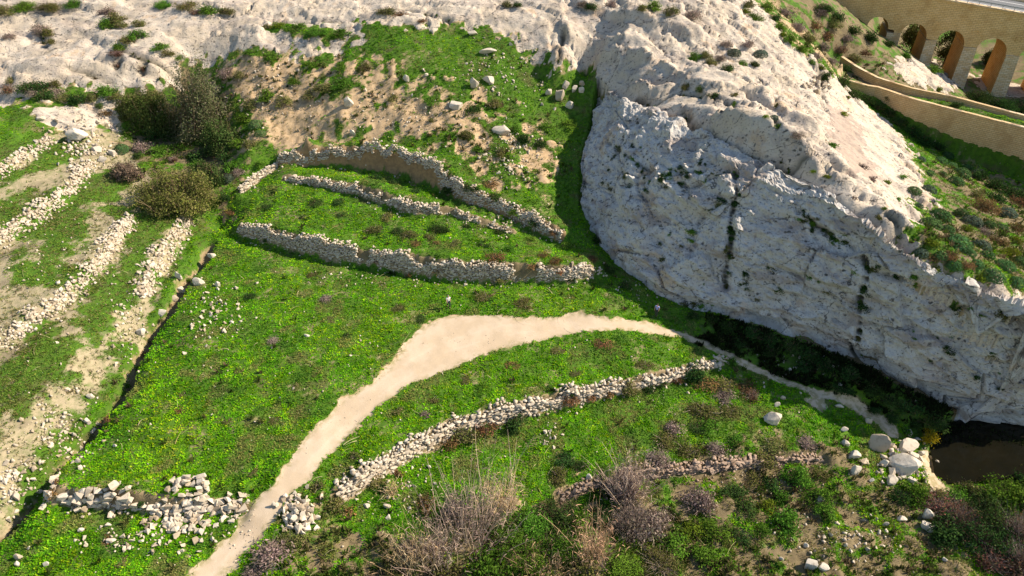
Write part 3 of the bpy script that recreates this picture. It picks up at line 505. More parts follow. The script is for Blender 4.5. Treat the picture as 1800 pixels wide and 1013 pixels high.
# ------------------------------------------------------------------ stone shapes
def hull_stone(seed, n=13, sq=.85):
    r = random.Random(seed); bm = bmesh.new()
    for i in range(n):
        v = Vector((r.gauss(0, 1), r.gauss(0, 1), r.gauss(0, 1))).normalized()
        m = max(abs(v.x), abs(v.y), abs(v.z)); v = v*((1-sq)+sq/m)*r.uniform(.42, .56)
        bm.verts.new(v)
    res = bmesh.ops.convex_hull(bm, input=bm.verts)
    bmesh.ops.delete(bm, geom=[g for g in res['geom_interior'] if isinstance(g, bmesh.types.BMVert)], context='VERTS')
    bmesh.ops.triangulate(bm, faces=bm.faces); me = bpy.data.meshes.new('stone'); bm.to_mesh(me); bm.free(); me.materials.append(M_STONE)
    return me
ST = [hull_stone(100+i, 9+i % 4) for i in range(14)]
STB = [me.copy() for me in ST]
for me in STB: me.materials.clear(); me.materials.append(M_BROWN)
STA = []
for me in ST:
    v = np.empty(len(me.vertices)*3, np.float32); me.vertices.foreach_get('co', v); f = np.array([q.vertices[:] for q in me.polygons], np.int32); STA.append((v.reshape(-1, 3), f))
def boulder_mesh(seed):
    bm = bmesh.new(); bmesh.ops.create_icosphere(bm, subdivisions=3, radius=.5)
    co = np.array([v.co for v in bm.verts]); r = random.Random(seed)
    o = r.uniform(0, 50); d = 1+.30*vnoise(co[:, 0]*2.2+o, co[:, 1]*2.2, co[:, 2]*2.2, seed)+.10*vnoise(co[:, 0]*6+o, co[:, 1]*6, co[:, 2]*6, seed+1)
    nr = co/np.linalg.norm(co, axis=1)[:, None]; m = np.abs(nr).max(1); co = nr*(.55+.45/m)[:, None]*.46*d[:, None]
    for j in range(11):                            # broken planes
        q = np.array([r.gauss(0, 1), r.gauss(0, 1), r.gauss(0, .8)]); q /= np.linalg.norm(q); L = r.uniform(.24, .38); e = co @ q; co -= np.outer(np.maximum(e-L, 0)*.9, q)
    for v, c_ in zip(bm.verts, co): v.co = c_
    me = bpy.data.meshes.new('boulder'); bm.to_mesh(me); bm.free(); me.materials.append(M_BOULDER)
    for q in me.polygons: q.use_smooth = False
    return me
BO = [boulder_mesh(300+i) for i in range(9)]
def rotm(e): return np.array(Euler(e).to_matrix())
def joined(name, items, parent=None, mat=None):     # many stones too small or too many to pick apart: one mesh
    vs, fs, o = [], [], 0
    for (i, loc, e, sc) in items:
        v, f = STA[i]; vs.append((v*np.array(sc)) @ rotm(e).T+np.array(loc)); fs.append(f+o); o += len(v)
    me = mesh_np(name, np.concatenate(vs), np.concatenate(fs), mat or M_STONE); return tag(OB(name, me, parent), kind='stuff')
CAMP = np.array([0, 0, CAMH])
def finish_wall(items, label, cat, base, name='dry_stone_wall', group=None, most=300, bank=None, mat=None):
    bank = bank or ST
    root = OB(name, None, loc=base); root.empty_display_size = .5; tag(root, label, cat, group, 'thing')
    items.sort(key=lambda t: -max(t[3])*t[4]/np.linalg.norm(np.array(t[1])-CAMP))
    for (i, loc, e, sc, vis) in items[:most]: OB('stone', bank[i], root, np.array(loc)-base, e, sc)
    if len(items) > most: joined('stone_fill', [(i, np.array(l)-base, e, sc) for (i, l, e, sc, vis) in items[most:]], root, mat)
    return root
def wall(key, label, size=.46, ragged=.18, top=2, band=None, thick=.5, gaps=(), rubble=.6, strew=0, batter=.14):
    W, side = WALLS[key]; Q, s = resample(W, .1); T = np.gradient(Q[:, :2], axis=0); T /= np.linalg.norm(T, axis=1)[:, None]; NB = np.stack([-T[:, 1], T[:, 0]], 1)
    L = s[-1]; rr = random.Random(hash(key) % 1000 if False else ord(key)*7); items = []
    def at(q): return [np.interp(q, s, Q[:, j]) for j in range(4)], np.array([np.interp(q, s, NB[:, 0]), np.interp(q, s, NB[:, 1])]), math.atan2(np.interp(q, s, T[:, 1]), np.interp(q, s, T[:, 0]))
    hmax = max(W[:, 3])*1.25; ch = size*.52; c = 0
    row = 0
    while c < hmax:
        q = rr.uniform(0, size)
        while q < L:
            sz = size*rr.uniform(.6, 1.35); (x, y, z, h), nb, ang = at(q)
            hl = h*(1+.30*float(vnoise(q*.45, key_seed(key)))+ragged*float(vnoise(q*1.7, key_seed(key)+3)))
            gap = any(a < q/L < b for a, b in gaps)
            if gap: hl *= .35
            if c < hl-ch*.3 and (band is None or c > hl-band(q/L)):
                off = batter*c+rr.uniform(-.06, .10)
                items.append((rr.randrange(14), (x+nb[0]*off, y+nb[1]*off, z-.05+c+rr.uniform(-.05, .05)), (rr.uniform(-.18, .18), rr.uniform(-.18, .18), ang+rr.uniform(-.25, .25)), (sz*1.22, sz*.95, ch*rr.uniform(1.05, 1.5)), 1.0))
            q += sz*.88
        c += ch; row += 1
    for t in range(1, top+1):                      # the wall's top, filling back over the bank
        q = rr.uniform(0, size)
        while q < L:
            sz = size*rr.uniform(.55, 1.25); (x, y, z, h), nb, ang = at(q)
            hl = h*(1+.30*float(vnoise(q*.45, key_seed(key)))+ragged*float(vnoise(q*1.7, key_seed(key)+3)))
            if not any(a < q/L < b for a, b in gaps):
                off = batter*hl+t*size*.75+rr.uniform(-.1, .1)
                if side: zz = z+hl-.08-t*.03+rr.uniform(-.08, .12)
                else: zz = z+hl*(1-.28*t)
                items.append((rr.randrange(14), (x+nb[0]*off, y+nb[1]*off, zz), (rr.uniform(-.6, .6), rr.uniform(-.6, .6), rr.uniform(0, 6)), (sz*1.1, sz, sz*.62), .9))
            q += sz*(.9 if t < top else 1.6)
    for i in range(int(L*rubble)):                 # tumbled stones at the foot
        q = rr.uniform(0, L); (x, y, z, h), nb, ang = at(q); off = -abs(rr.gauss(.2, .6)); sz = size*rr.uniform(.35, 1.0)
        px, py = x+nb[0]*off, y+nb[1]*off
        items.append((rr.randrange(14), (px, py, float(ground(px, py))+sz*.12), (rr.uniform(0, 6), rr.uniform(0, 6), rr.uniform(0, 6)), (sz, sz*.9, sz*.75), .8))
    for i in range(int(L*strew)):                  # rubble strewn over the bank
        q = rr.uniform(0, L); (x, y, z, h), nb, ang = at(q); off = rr.gauss(.25, .36); sz = size*rr.uniform(.4, 1.15); px, py = x+nb[0]*off, y+nb[1]*off
        items.append((rr.randrange(14), (px, py, float(ground(px, py))+sz*.10+max(0, .35-abs(off-.3)*.4)*rr.random()), (rr.uniform(0, 6), rr.uniform(0, 6), rr.uniform(0, 6)), (sz, sz*.9, sz*.75), .9))
    m = Q[len(Q)//2]; return finish_wall(items, label, 'wall', np.array([m[0], m[1], m[2]]), bank=STB if key == 'F' else None, mat=M_BROWN if key == 'F' else None)
def key_seed(key): return (ord(key)-60)*13.7
wall('A', 'long grey dry stone terrace wall in shade across the middle of the green terraces', .37, gaps=((.385, .42), (.80, .86)), top=2, rubble=1.2)
wall('B', 'low broken dry stone wall on the terrace below the curved wall', .38, ragged=.4, top=2, gaps=((.70, .76), (.86, .92)), rubble=1.6)
wall('C', 'curved dry stone wall above an undercut ochre earth bank', .38, top=2, band=lambda q: float(np.interp(q, [0, .06, .12, .55, .62, 1], [9, 9, 1.1, 1.35, 9, 9])), rubble=.8, ragged=.25)
wall('D', 'long sunlit dry stone wall below the curving dirt track', .43, top=3, rubble=1.0, strew=3)
wall('E', 'tumbled wall of large pale stones left of the track at lower left', .74, top=2, ragged=.3, rubble=2.2, thick=.9)
wall('F', 'low half buried reddish stone wall in the scrub at lower right', .40, top=2, ragged=.35, rubble=2.0)
wall('G', 'short sunlit stone wall on the bank just left of the gully', .48, top=4, ragged=.2, rubble=1.5, batter=.4, strew=15)
wall('H', 'long pale rubble wall crossing the middle of the dry left slope', .46, top=4, ragged=.3, gaps=((.38, .43),), rubble=3.0, batter=.4, strew=15)
wall('I', 'pale rubble wall below the topmost wall on the left slope', .46, top=4, ragged=.3, rubble=3.0, batter=.4, strew=15)
wall('J', 'topmost pale rubble wall at the left edge below the bright grass', .46, top=3, ragged=.3, rubble=3.0, batter=.4, strew=15)
wall('K', 'short sunlit stone wall running down from the left end of the curved wall', .42, top=2, ragged=.2, rubble=.8)
# ruined hut: squared blocks round a hollow, rubble spilling down in front
def hut():
    rr = random.Random(5); items = []
    cor = [hit(296, 868, ZG), hit(312, 848, ZG), hit(364, 846, ZG), hit(366, 884, ZG), hit(318, 890, ZG)]
    for a, b in zip(cor[:-1], cor[1:]):
        n = max(2, int(np.linalg.norm((b-a)[:2])/.55)); ang = math.atan2(b[1]-a[1], b[0]-a[0])
        for i in range(n):
            for r in range(3):
                for w_ in (0, 1):
                    p = a+(b-a)*((i+rr.uniform(.3, .7))/n); z = max(float(ground(p[0], p[1])), -1.4)-.1+r*.36
                    if r == 2 and rr.random() < .45: continue
                    nx, ny = -math.sin(ang)*.5*w_, math.cos(ang)*.5*w_
                    items.append((rr.randrange(14), (p[0]-nx, p[1]-ny, z), (rr.uniform(-.12, .12), rr.uniform(-.12, .12), ang+rr.uniform(-.12, .12)), (rr.uniform(.55, .8), .55, .42), 1))
    for i in range(150):
        u, v = rr.gauss(310, 28), rr.gauss(918, 16); p = hit(u, v, ZG); sz = rr.uniform(.2, .75)
        items.append((rr.randrange(14), (p[0], p[1], p[2]+sz*.15), (rr.uniform(0, 6), rr.uniform(0, 6), rr.uniform(0, 6)), (sz, sz*.8, sz*.7), .8))
    p = hit(335, 870, ZG); finish_wall(items, 'ruined square stone hut with spilling rubble beside the track', 'ruin', p, 'ruined_hut')
hut()
def pile(u, v, su, sv, n, size, label, seed):
    rr = random.Random(seed); items = []
    for i in range(n):
        a, b = rr.gauss(0, .5), rr.gauss(0, .5); p = hit(u+a*su, v+b*sv, ZG); sz = size*rr.uniform(.45, 1.2); up = max(0, 1-abs(a)-abs(b))*.8
        items.append((rr.randrange(14), (p[0], p[1], p[2]+sz*.15+up*rr.random()), (rr.uniform(0, 6), rr.uniform(0, 6), rr.uniform(0, 6)), (sz, sz*.85, sz*.7), 1))
    finish_wall(items, label, 'stone pile', hit(u, v, ZG), 'stone_pile')
pile(528, 905, 34, 34, 110, .72, 'heap of pale stones right of the track opposite the ruined hut', 3)
pile(1020, 478, 40, 14, 110, .42, 'collapsed right end of the long grey terrace wall', 4)
pile(300, 985, 1, 1, 1, .3, 'small stone', 6) if False else None

# ------------------------------------------------------------------ boulders one can name, and loose stones
BL = [ # u, v, width px, aspect(height/width), label
(835, 146, 18, 1.1, 'white boulder on the grassy hilltop, left one of a close pair'), (858, 138, 18, .9, 'white boulder on the grassy hilltop, right one of a close pair'), (996, 148, 13, 1.1, 'upright white boulder near the top of the hillside footpath'), (985, 165, 20, 1.1, 'largest white angular boulder beside the hillside footpath'), (964, 161, 13, 1.2, 'white boulder left of the largest one by the hillside footpath'), (1001, 185, 16, .8, 'lowest white boulder of the group by the hillside footpath'), (1023, 146, 12, 1, 'upper of two white blocks against the rock at the hilltop'), (1023, 158, 12, .8, 'lower of two white blocks against the rock at the hilltop'), (1010, 155, 11, 1.2, 'pale block left of the two white ones against the rock'),
(615, 180, 19, 1, 'white boulder alone on the bare ochre slope'), (858, 88, 27, .4, 'flat white slab high on the grassy hilltop'), (829, 58, 20, .45, 'flat slab at the very top of the green hill'), (800, 185, 30, .5, 'brownish slab at the right end of the ochre slope'), (883, 226, 34, .5, 'tilted brown slab on the scrubby hillside'), (714, 138, 14, .8, 'small pale block on the upper ochre slope'), (620, 232, 12, 1, 'white block just above the curved wall'),
(1544, 776, 38, .85, 'large white faceted boulder near the end of the footpath'), (1592, 779, 38, .75, 'rounded boulder right of the large faceted boulder by the pool'), (1584, 812, 58, .6, 'biggest long boulder beside the black pool'), (1500, 795, 20, 1.3, 'dark grey upright boulder left of the pool boulders'), (1505, 822, 20, 1, 'pale boulder just below the dark grey upright boulder'), (1602, 800, 24, .75, 'smaller boulder lying against the biggest pool boulder'), (1566, 838, 26, .9, 'grey rough boulder below the biggest pool boulder'), (1552, 813, 18, .8, 'boulder at the left end of the biggest pool boulder'), (1484, 777, 17, .9, 'white boulder left of the large faceted boulder'), (1525, 739, 13, 1, 'white boulder beside the sandy end of the footpath'), (1483, 753, 13, .9, 'white block in the grass above the pool boulders'), (1356, 734, 36, .6, 'double pale boulder in the grass right of the brown scrub'), (1475, 712, 13, .6, 'flat stone on the edge of the footpath'), (1530, 843, 12, .9, 'small white block below the pool boulders'), (1425, 987, 28, .8, 'white domed boulder at the bottom edge, left half of a pair'), (1449, 993, 22, .6, 'low tan boulder at the bottom edge, right half of a pair'), (1416, 958, 12, .8, 'white block above the domed pair at the bottom edge'), (1373, 981, 10, 1, 'pointed white stone left of the domed pair at the bottom edge'), (1556, 920, 12, .9, 'white block on the slope below the pool'), (1631, 924, 30, .6, 'grey boulder half in shade at lower right'), (1630, 900, 24, .9, 'dark boulder in shade under the reddish shrubs'), (1584, 909, 17, .8, 'tan boulder on the slope above the grey shaded boulder'), (1443, 877, 17, 1, 'tan boulder among the green shrubs at lower right'), (1603, 842, 18, .5, 'flat stone at the lower end of the pool boulders'), (1619, 795, 15, .8, 'block between the pool boulders and the water'), (1660, 983, 12, .6, 'flat pale stone at the bottom right'), (1376, 698, 10, .9, 'upper small block right of the brown scrub'), (1366, 710, 12, .7, 'dark block above the double pale boulder'),
(372, 448, 13, .9, 'pale boulder in the grass near the top of the gully'), (382, 499, 11, 1, 'single white block right of the gully stones'), (320, 507, 12, 1.5, 'upright white block on the edge of the gully'), (287, 547, 19, .6, 'long white block lying along the gully edge'), (250, 581, 19, .8, 'rounded white boulder at the head of the dark gully cut'), (307, 522, 17, .8, 'white block between the upright and long blocks at the gully edge'), (350, 495, 22, .7, 'brownish boulder on the gully edge'), (408, 566, 10, .7, 'white block in the stone scatter of the main field'), (314, 484, 14, 1.1, 'white block above the upright one at the gully edge'), (539, 589, 9, .8, 'lone white stone in the middle of the main field'),
(141, 236, 38, .55, 'big tilted slab in the rubble at upper left'), (168, 261, 18, .7, 'pale block below the big tilted slab'), (183, 279, 18, .6, 'long pale block below the tilted slab rubble'), (198, 268, 14, 1, 'grey boulder beside the round spurge bush at upper left'), (70, 208, 18, .6, 'pale slab at the top of the left rubble'),
(34, 977, 15, .9, 'upper of two white blocks at the lower left corner'), (31, 989, 13, .9, 'lower of two white blocks at the lower left corner'), (83, 990, 11, .8, 'single white stone near the lower left corner'), (195, 949, 15, .7, 'white oblong block in the grass below the ruined wall'), (144, 930, 12, .6, 'flat white stone below the left end of the ruined wall'), (191, 920, 10, 1.1, 'upright white stone close below the ruined wall'), (248, 950, 10, .8, 'small white stone right of the oblong block'), (154, 739, 13, .9, 'white block on the left bank of the dark gully'), (161, 694, 13, 1, 'white boulder in the rubble left of the gully'), (131, 763, 9, .9, 'small white stone on the lower gully bank'), (30, 870, 19, .8, 'tan boulder at the left edge of the gully rubble'), (203, 783, 9, .6, 'flat white stone near the gully in the main field'),
(680, 888, 12, 1, 'white block in the lower field below the long sunlit wall'), (1036, 837, 13, 1, 'rounded stone standing up from the low reddish wall'), (644, 887, 11, .8, 'white stone near the lower end of the long sunlit wall'), (1144, 392, 0, 1, '')]
bi = 0
for (u, v, wpx, asp, lb) in BL:
    if not wpx: continue
    p = hit(u, v+wpx*asp*.35, ZG); dist = p[1]*CP+(CAMH-p[2])*SP; wd = wpx*dist/FPX; r = random.Random(bi*3+1)
    tag(OB('boulder', BO[bi % 9], None, (p[0], p[1], p[2]+wd*asp*.30), (r.uniform(-.15, .15), r.uniform(-.15, .15), r.uniform(-.5, .2)+(math.pi if r.random() < .5 else 0)), (wd*1.15, wd*.72, max(wd*asp, .25*wd)*1.15)), lb, 'boulder', 'named boulders'); bi += 1
BLP = [o for o in bpy.data.objects if o.name.startswith('boulder')]
for o in BLP: del o['group']
SC = [ # centre u, v, spread u, v, count, size lo, hi, how many are things, label, group
(375, 555, 46, 50, 170, .12, .6, 50, 'small white stone in the scatter right of the gully', 'stones scattered beside the gully'),
(560, 620, 150, 90, 70, .08, .35, 12, 'small white stone lying in the main green field', 'stones lying in the main field'),
(230, 950, 110, 28, 90, .15, .55, 34, 'pale stone in the grass below the tumbled wall at lower left', 'stones below the tumbled wall'),
(410, 900, 30, 25, 60, .15, .5, 22, 'pale stone between the ruined hut and the track', 'stones beside the track'),
(110, 760, 46, 60, 220, .12, .55, 30, 'pale stone in the rubble on the left bank of the gully', 'rubble on the gully bank'),
(20, 850, 30, 40, 140, .15, .6, 20, 'pale stone in the rubble at the left edge of the frame', 'rubble at the left edge'),
(225, 580, 26, 50, 120, .12, .55, 16, 'pale stone below the short sunlit wall by the gully', 'stones below the short wall'),
(150, 260, 45, 35, 260, .18, .75, 26, 'pale stone in the rubble below the big tilted slab', 'rubble at upper left'),
(100, 470, 90, 110, 160, .10, .35, 10, 'small pale stone on the dry left slope', 'stones on the dry left slope'),
(720, 860, 60, 40, 70, .12, .5, 20, 'white stone in the lower field below the long sunlit wall', 'stones in the lower field'),
(965, 760, 14, 22, 26, .15, .5, 12, 'stone in the short broken row running down from the sunlit wall', 'short row of stones'),
(1130, 700, 70, 20, 30, .1, .35, 8, 'small white stone in the grass under the right part of the sunlit wall', 'stones under the sunlit wall'),
(880, 130, 90, 45, 220, .10, .6, 16, 'small pale stone on the green hilltop', 'stones on the hilltop'),
(700, 200, 150, 35, 240, .10, .45, 10, 'small stone on the bare ochre slope', 'stones on the ochre slope'),
(900, 270, 55, 45, 260, .12, .6, 12, 'pale stone in the scree above the right end of the curved wall', 'scree on the hillside'),
(460, 160, 60, 50, 120, .12, .6, 8, 'pale stone on the brown slope left of the ochre patch', 'stones on the brown slope'),
(900, 385, 60, 26, 120, .12, .5, 12, 'pale stone on the right part of the upper terrace', 'stones on the upper terrace'),
(700, 490, 160, 12, 90, .1, .35, 6, 'small stone along the foot of the long grey wall', 'stones along the grey wall'),
(1585, 815, 42, 34, 170, .15, 1.0, 26, 'small stone among the boulders by the pool', 'stones among the pool boulders'),
(1638, 828, 16, 34, 320, .10, .38, 6, 'shingle stone on the tan shore of the pool', 'shingle by the pool'),
(1480, 950, 95, 42, 120, .12, .5, 22, 'white stone on the grass at the bottom right', 'stones at the bottom right'),
(1340, 850, 80, 35, 140, .08, .3, 6, 'small stone in the scrub below the low reddish wall', 'stones in the scrub'),
(1130, 505, 50, 25, 60, .12, .4, 6, 'pale stone in the shade at the foot of the cliff', 'stones at the cliff foot'),
(1440, 150, 20, 14, 60, .25, 1.0, 10, 'grey block in the tumbled rocks on the ridge', 'tumbled blocks on the ridge'),
(1400, 650, 70, 40, 60, .12, .5, 4, 'pale stone in the deep shade beside the footpath', 'stones beside the footpath'),
(430, 940, 25, 45, 60, .06, .2, 0, '', ''), (600, 740, 60, 60, 60, .05, .13, 0, '', ''), (850, 600, 120, 16, 70, .05, .13, 0, '', '')]
rest = []; rr = random.Random(77)
for (u, v, su, sv, n, lo, hi, nt_, lb, gr) in SC:
    its = []
    for i in range(n):
        a, b = u+rr.gauss(0, su*.62), v+rr.gauss(0, sv*.62)
        if b < 3: continue
        p = hit(a, b, ZG)
        if samp(PA, p[0], p[1]) > .4 and gr: continue
        sz = lo+(hi-lo)*rr.random()**2.2
        its.append((rr.randrange(14), (p[0], p[1], p[2]+sz*.14), (rr.uniform(0, 6), rr.uniform(0, 6), rr.uniform(0, 6)), (sz*rr.uniform(.9, 1.35), sz*rr.uniform(.7, 1.), sz*rr.uniform(.55, .8))))
    its.sort(key=lambda t: -max(t[3])/np.linalg.norm(np.array(t[1])-CAMP))
    nt_ = int(nt_*.68)
    for (i, l, e, s_) in its[:nt_]: tag(OB('stone', ST[i], None, l, e, s_), lb, 'stone', gr)
    rest += its[nt_:]
for i in range(900):                               # grit and pebbles everywhere off the track
    u, v = rr.uniform(0, 1800), rr.uniform(60, 1010); p = hit(u, v, ZG)
    if samp(PA, p[0], p[1]) > .3 or samp(RO, p[0], p[1]) > .4: continue
    sz = .07+.22*rr.random()**3; rest.append((rr.randrange(14), (p[0], p[1], p[2]+sz*.2), (rr.uniform(0, 6), rr.uniform(0, 6), rr.uniform(0, 6)), (sz, sz*.9, sz*.7)))
tag(joined('loose_stones', rest), 'countless small loose stones strewn over the slopes and fields')

# ------------------------------------------------------------------ stone bridge with arches
def masonry(name, c1, c2, mort, bw=.85, bh=.34, stain=.5, sg='ADD'):
    k = NT(name); p = k.pos(True); x = k.n('SeparateXYZ'); k.put(x.inputs[0], p); y = k.n('CombineXYZ')
    k.put(y.inputs[0], k.math(sg, x.outputs[0], x.outputs[1])); k.put(y.inputs[1], x.outputs[2])
    b = k.n('TexBrick'); k.put(b.inputs['Vector'], y.outputs[0]); b.inputs['Scale'].default_value = 1; b.inputs['Brick Width'].default_value = bw; b.inputs['Row Height'].default_value = bh; b.inputs['Mortar Size'].default_value = .035
    b.inputs['Mortar Smooth'].default_value = .3
    b.inputs['Color1'].default_value = (*c1, 1); b.inputs['Color2'].default_value = (*c2, 1); b.inputs['Mortar'].default_value = (*mort, 1)
    n = k.noise(p, .35, 5, .6); n2 = k.noise(p, 2.2, 5, .65)
    c = k.mix(k.math('MULTIPLY', k.ramp(n, .45, .68), stain), b.outputs['Color'], (c1[0]*.60, c1[1]*.52, c1[2]*.45, 1)); c = k.mix(k.math('MULTIPLY', k.ramp(n2, .52, .7), .4), c, (c2[0]*1.1, c2[1]*1.15, c2[2]*1.3, 1))
    return k.done(c, k.bump(k.math('SUBTRACT', n2, k.math('MULTIPLY', b.outputs['Fac'], .8)), .6, .06))
M_BR = masonry('bridge_masonry', (.66, .44, .19), (.72, .51, .26), (.36, .225, .095)); M_PIER = masonry('pier_masonry', (.60, .42, .22), (.68, .56, .39), (.30, .22, .14)); M_MW = masonry('wall_masonry', (.60, .405, .205), (.66, .475, .27), (.36, .24, .125), .9, .30, .45, 'SUBTRACT')
M_JAMB = masonry('bounce_glow_masonry', (.62, .35, .11), (.68, .42, .16), (.34, .18, .06))  # orange bounce light on arch and pier sides, painted into the stone colour
k = NT('asphalt', .85); p = k.pos(); M_ASPH = k.done(k.mix(k.noise(p, 1.5, 5), (.10, .105, .115, 1), (.15, .155, .165, 1)))
k = NT('road_paint', .6); M_PAINT = k.done((.75, .75, .73, 1)); k = NT('galvanised_rail', .5); M_RAIL = k.done((.35, .36, .38, 1))
bP = hit(1690, 152); bd = np.array([.955, -.297]); bd /= np.linalg.norm(bd)
BR = OB('stone_bridge', None, loc=(bP[0], bP[1], 0), rot=(0, 0, math.atan2(bd[1], bd[0]))); tag(BR, 'tall tan stone road bridge with round arches at upper right', 'bridge')
GR = -.11; TH = 8.5
def bm_obj(name, fn, mat, parent, smooth=False):
    bm = bmesh.new(); fn(bm); bmesh.ops.recalc_face_normals(bm, faces=bm.faces); me = bpy.data.meshes.new(name); bm.to_mesh(me); bm.free(); me.materials.append(mat); return OB(name, me, parent)
def prism(bm, prof, y0, y1):                       # outline in (s, z) swept from y0 to y1
    a = [bm.verts.new((s, y0, z)) for s, z in prof]; b = [bm.verts.new((s, y1, z)) for s, z in prof]; n = len(prof)
    bm.faces.new(a[::-1]); bm.faces.new(b)
    for i in range(n): bm.faces.new((a[i], a[(i+1) % n], b[(i+1) % n], b[i]))
def shz(s): return GR*(s+5.4)
ARCH = [(-20.0, 4.2), (-12.6, 5.2), (-5.2, 5.4), (2.9, 5.8), (11.2, 5.8), (19.5, 5.8)]; ZC = 7.5; ZT = 12.9
edges_ = [-60]+[v for c0, w0 in ARCH for v in (c0-w0/2, c0+w0/2)]+[40]
def span_fn(c0, w0, l, r):                         # the stretch of wall over one arch
    def fn(bm):
        N = 18; arc = [(c0+w0/2*math.cos(math.pi*(1-i/N)), ZC-w0/2+w0/2*math.sin(math.pi*i/N)) for i in range(N+1)]
        prof = [(l, arc[0][1]), *arc, (r, arc[-1][1]), (r, ZT), (l, ZT)]
        prof = [(s, z+shz(s)) for s, z in prof]
        for y0, y1 in ((0, TH),):
            a = [bm.verts.new((s, y0, z)) for s, z in prof]; b = [bm.verts.new((s, y1, z)) for s, z in prof]; n = len(prof)
            for i in range(n): bm.faces.new((a[i], a[(i+1) % n], b[(i+1) % n], b[i]))
            for q, fl in ((a, 0), (b, 1)):
                top = lambda s, y: bm.verts.new((s, y, ZT+shz(s)))
                y = y0 if not fl else y1; prev = q[-1]
                tops = [q[-1]]+[top(s, y) for s, z in arc]+[q[-2]]
                low = [q[0]]+q[1:N+2]+[q[N+2]]
                for i in range(len(low)-1):
                    vs = [low[i], low[i+1], tops[i+1], tops[i]]; bm.faces.new(vs if fl else vs[::-1])
    return fn
mids = [(ARCH[i][0]+ARCH[i][1]/2+ARCH[i+1][0]-ARCH[i+1][1]/2)/2 for i in range(len(ARCH)-1)]
lb_ = [ARCH[0][0]-ARCH[0][1]/2-1.2]+mids; rb_ = mids+[ARCH[-1][0]+ARCH[-1][1]/2+1.2]
for (c0, w0), l, r in zip(ARCH, lb_, rb_):
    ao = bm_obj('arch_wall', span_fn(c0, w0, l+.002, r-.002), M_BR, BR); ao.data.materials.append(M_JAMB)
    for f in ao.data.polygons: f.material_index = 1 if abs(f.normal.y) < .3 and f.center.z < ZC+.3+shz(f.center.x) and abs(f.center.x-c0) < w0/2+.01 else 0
bm_obj('abutment_wall', lambda bm: prism(bm, [(-62, -6), (lb_[0]-.003, -6), (lb_[0]-.003, ZT+shz(lb_[0])), (-62, ZT+shz(-62))], 0, TH), M_BR, BR)
for i, m in enumerate(mids):                       # piers, a little proud of the wall and wider at the foot
    l, r = ARCH[i][0]+ARCH[i][1]/2, ARCH[i+1][0]-ARCH[i+1][1]/2; zt = ZC-2.65+shz(m)
    def pier(bm):
        for (z0, z1, e0, e1) in ((-11, zt-.01, .45, .0),):
            a = [bm.verts.new(q) for q in ((l-e0*.4, -e0*3.2, z0), (r+e0*1.4, -e0*3.2, z0), (r+e0*1.4, TH+e0, z0), (l-e0*.4, TH+e0, z0))]
            b = [bm.verts.new(q) for q in ((l+.01, -.35, z1), (r-.01, -.35, z1), (r-.01, TH, z1), (l+.01, TH, z1))]
            bm.faces.new(a[::-1]); bm.faces.new(b)
            for j in range(4): bm.faces.new((a[j], a[(j+1) % 4], b[(j+1) % 4], b[j]))
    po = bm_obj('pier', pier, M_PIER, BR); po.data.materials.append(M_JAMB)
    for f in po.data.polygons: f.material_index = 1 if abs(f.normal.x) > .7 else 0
    def ring(bm):
        c = (m, ZC+.6+shz(m)); N = 20
        for i in range(N):
            q = []
            for t in (i, i+1):
                a_ = 2*math.pi*t/N
                for rd, y in ((.42, -.14), (.72, -.14), (.72, .02), (.42, .02)): q.append(bm.verts.new((c[0]+rd*math.cos(a_), y, c[1]+rd*math.sin(a_))))
            for j in range(4): bm.faces.new((q[j], q[(j+1) % 4], q[4+(j+1) % 4], q[4+j]))
    bm_obj('medallion', ring, M_BR, BR)
def strip(name, s0, s1, y0, y1, z0, z1, mat, par=BR):
    return bm_obj(name, lambda bm: prism(bm, [(s0, z0+shz(s0)), (s1, z0+shz(s1)), (s1, z1+shz(s1)), (s0, z1+shz(s0))], y0, y1), mat, par)
strip('string_course', -62, 40, -.18, 0, ZT-.28, ZT-.02, M_BR)
strip('kerb', -62, 40, -.30, .9, ZT+.004, ZT+.20, M_PIER)
rd = strip('road_deck', -62, 40, .91, TH+3.2, ZT+.004, ZT+.12, M_ASPH)
strip('road_line', -62, 40, 1.9, 2.15, ZT+.124, ZT+.13, M_PAINT, rd); strip('road_line', -62, 40, 8.4, 8.65, ZT+.124, ZT+.13, M_PAINT, rd)
strip('far_kerb', -62, 40, TH+3.21, TH+4.2, ZT-.4, ZT+.55, M_PIER)
for i in range(34): strip('rail_post', -40+i*2.2, -40+i*2.2+.10, .10, .20, ZT+.20, ZT+1.05, M_RAIL)
strip('guard_rail', -62, 40, .21, .27, ZT+.78, ZT+1.02, M_RAIL)

